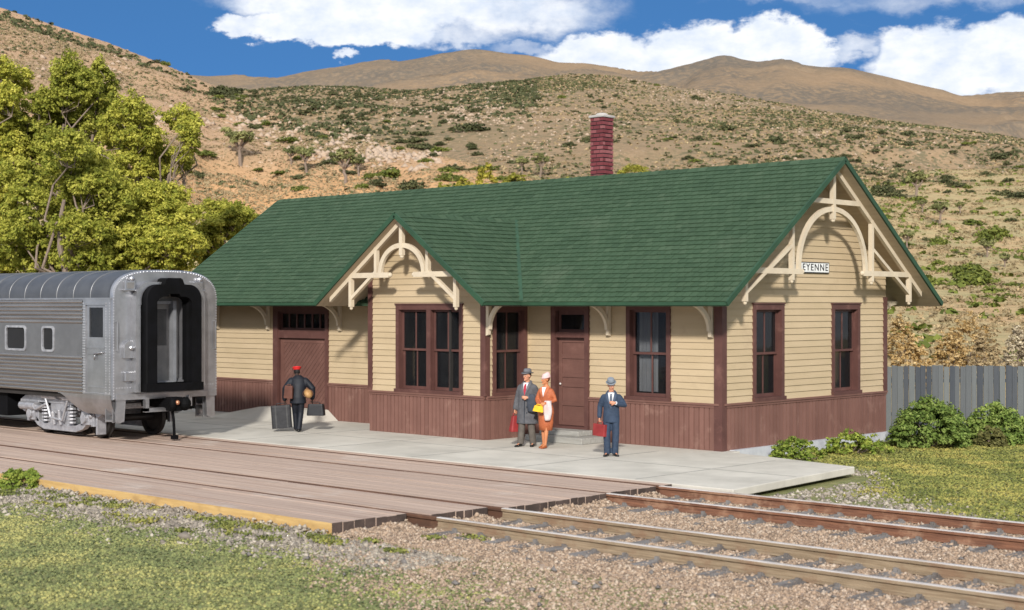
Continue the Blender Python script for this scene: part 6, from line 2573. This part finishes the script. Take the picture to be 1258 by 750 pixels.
edge = np.interp(x, [2.6, 3.6, 4.6, 5.5, 7, 10, 24], [.3, .3, -.9, -2.6, -3.9, -4.9, -5.2])
k = (y < edge + rg.normal(0, .35, n)) & ~((x < 4.35) & (y < -.75)) | ((x > 4.3) & (y < -4.9) & (x < 9))
x, y = x[k], y[k]
k = ~((x < 4.32) & (y < -.6))
x, y = x[k], y[k]
P = np.stack([x, y, np.full(len(x), GZ + .004)], -1)
stones('gravel', P, rg.gamma(3, .008, len(x)) + .010, GRAV, 6)
n = 170000
x, y = rg.uniform(1.9, 24, n), rg.uniform(-17.5, -5.85, n)
low = np.interp(x, [1.9, 2.6, 4, 8, 12, 24], [-13.2, -13.6, -14.6, -16.4, -17.5, -17.5])
k = (y > low + fbm(x, y, 3) * 1.2 + rg.normal(0, .3, n))
k &= ~((x < 2.3) & (y < -11.7)) & ~((x < XE + .06) & (y > -10.2)) & ~((x < XE - .2) & (y > -11.7))
for yr in (YA, YB, YC, YD):
    k &= np.abs(y - yr) > .075
tie_phase = (x - (XE + .45)) % .56
on_tie = (np.minimum(tie_phase, .56 - tie_phase) < .11)
near_t = ((np.abs(y + 6.785) < 1.25) | (np.abs(y + 10.955) < 1.25))
k &= ~(on_tie & near_t & (rg.random(n) < .12))
dep = (x - CAM[0]) * FW[0] + (y - CAM[1]) * FW[1]
lat = (x - CAM[0]) * RT[0] + (y - CAM[1]) * RT[1]
k &= (np.abs(lat) < dep * .6)
x, y = x[k], y[k]
inb = (y > -13.1)
P = np.stack([x, y, np.where(inb, -.2, GZ + .002)], -1)
stones('ballast', P, rg.gamma(4, .0040, len(x)) + .009, BALL, 7)
n = 160
x, y = rg.uniform(2.4, 16, n), rg.uniform(-15.5, -4.5, n)
k = (x > 4.6) | (y < -13)
x, y = x[k], y[k]
k = np.ones(len(x), bool)
for yr in (YA, YB, YC, YD):
    k &= np.abs(y - yr) > .16
x, y = x[k], y[k]
stones('cinders', np.stack([x, y, np.full(len(x), -.185)], -1), rg.uniform(.03, .075, len(x)), M['tie'], 8)

# gravel and crumbs heaped against the ragged plank ends
xs_, ys_, zs_ = [], [], []
for (y0, y1, xe) in ((-13.3, -11.78, 2.25), (-11.58, -10.34, XE - .25), (-10.12, -7.63, XE + .05), (-7.42, -6.15, XE)):
    m_ = int(900 * (y1 - y0))
    q = np.abs(rg.normal(0, .10, m_))
    xs_.append(xe + .02 + q)
    ys_.append(rg.uniform(y0, y1, m_))
    hh = .09 * np.clip(.6 + fbm(ys_[-1] * 1.7, ys_[-1] * 0 + 3, 3) * 2, 0, 1.3)
    zs_.append(-.2 + hh * np.exp(-q / .12) * rg.random(m_))
P = np.stack([np.concatenate(xs_), np.concatenate(ys_), np.concatenate(zs_)], -1)
stones('ballast', P, rg.gamma(4, .005, len(P)) + .010, BALL, 9)
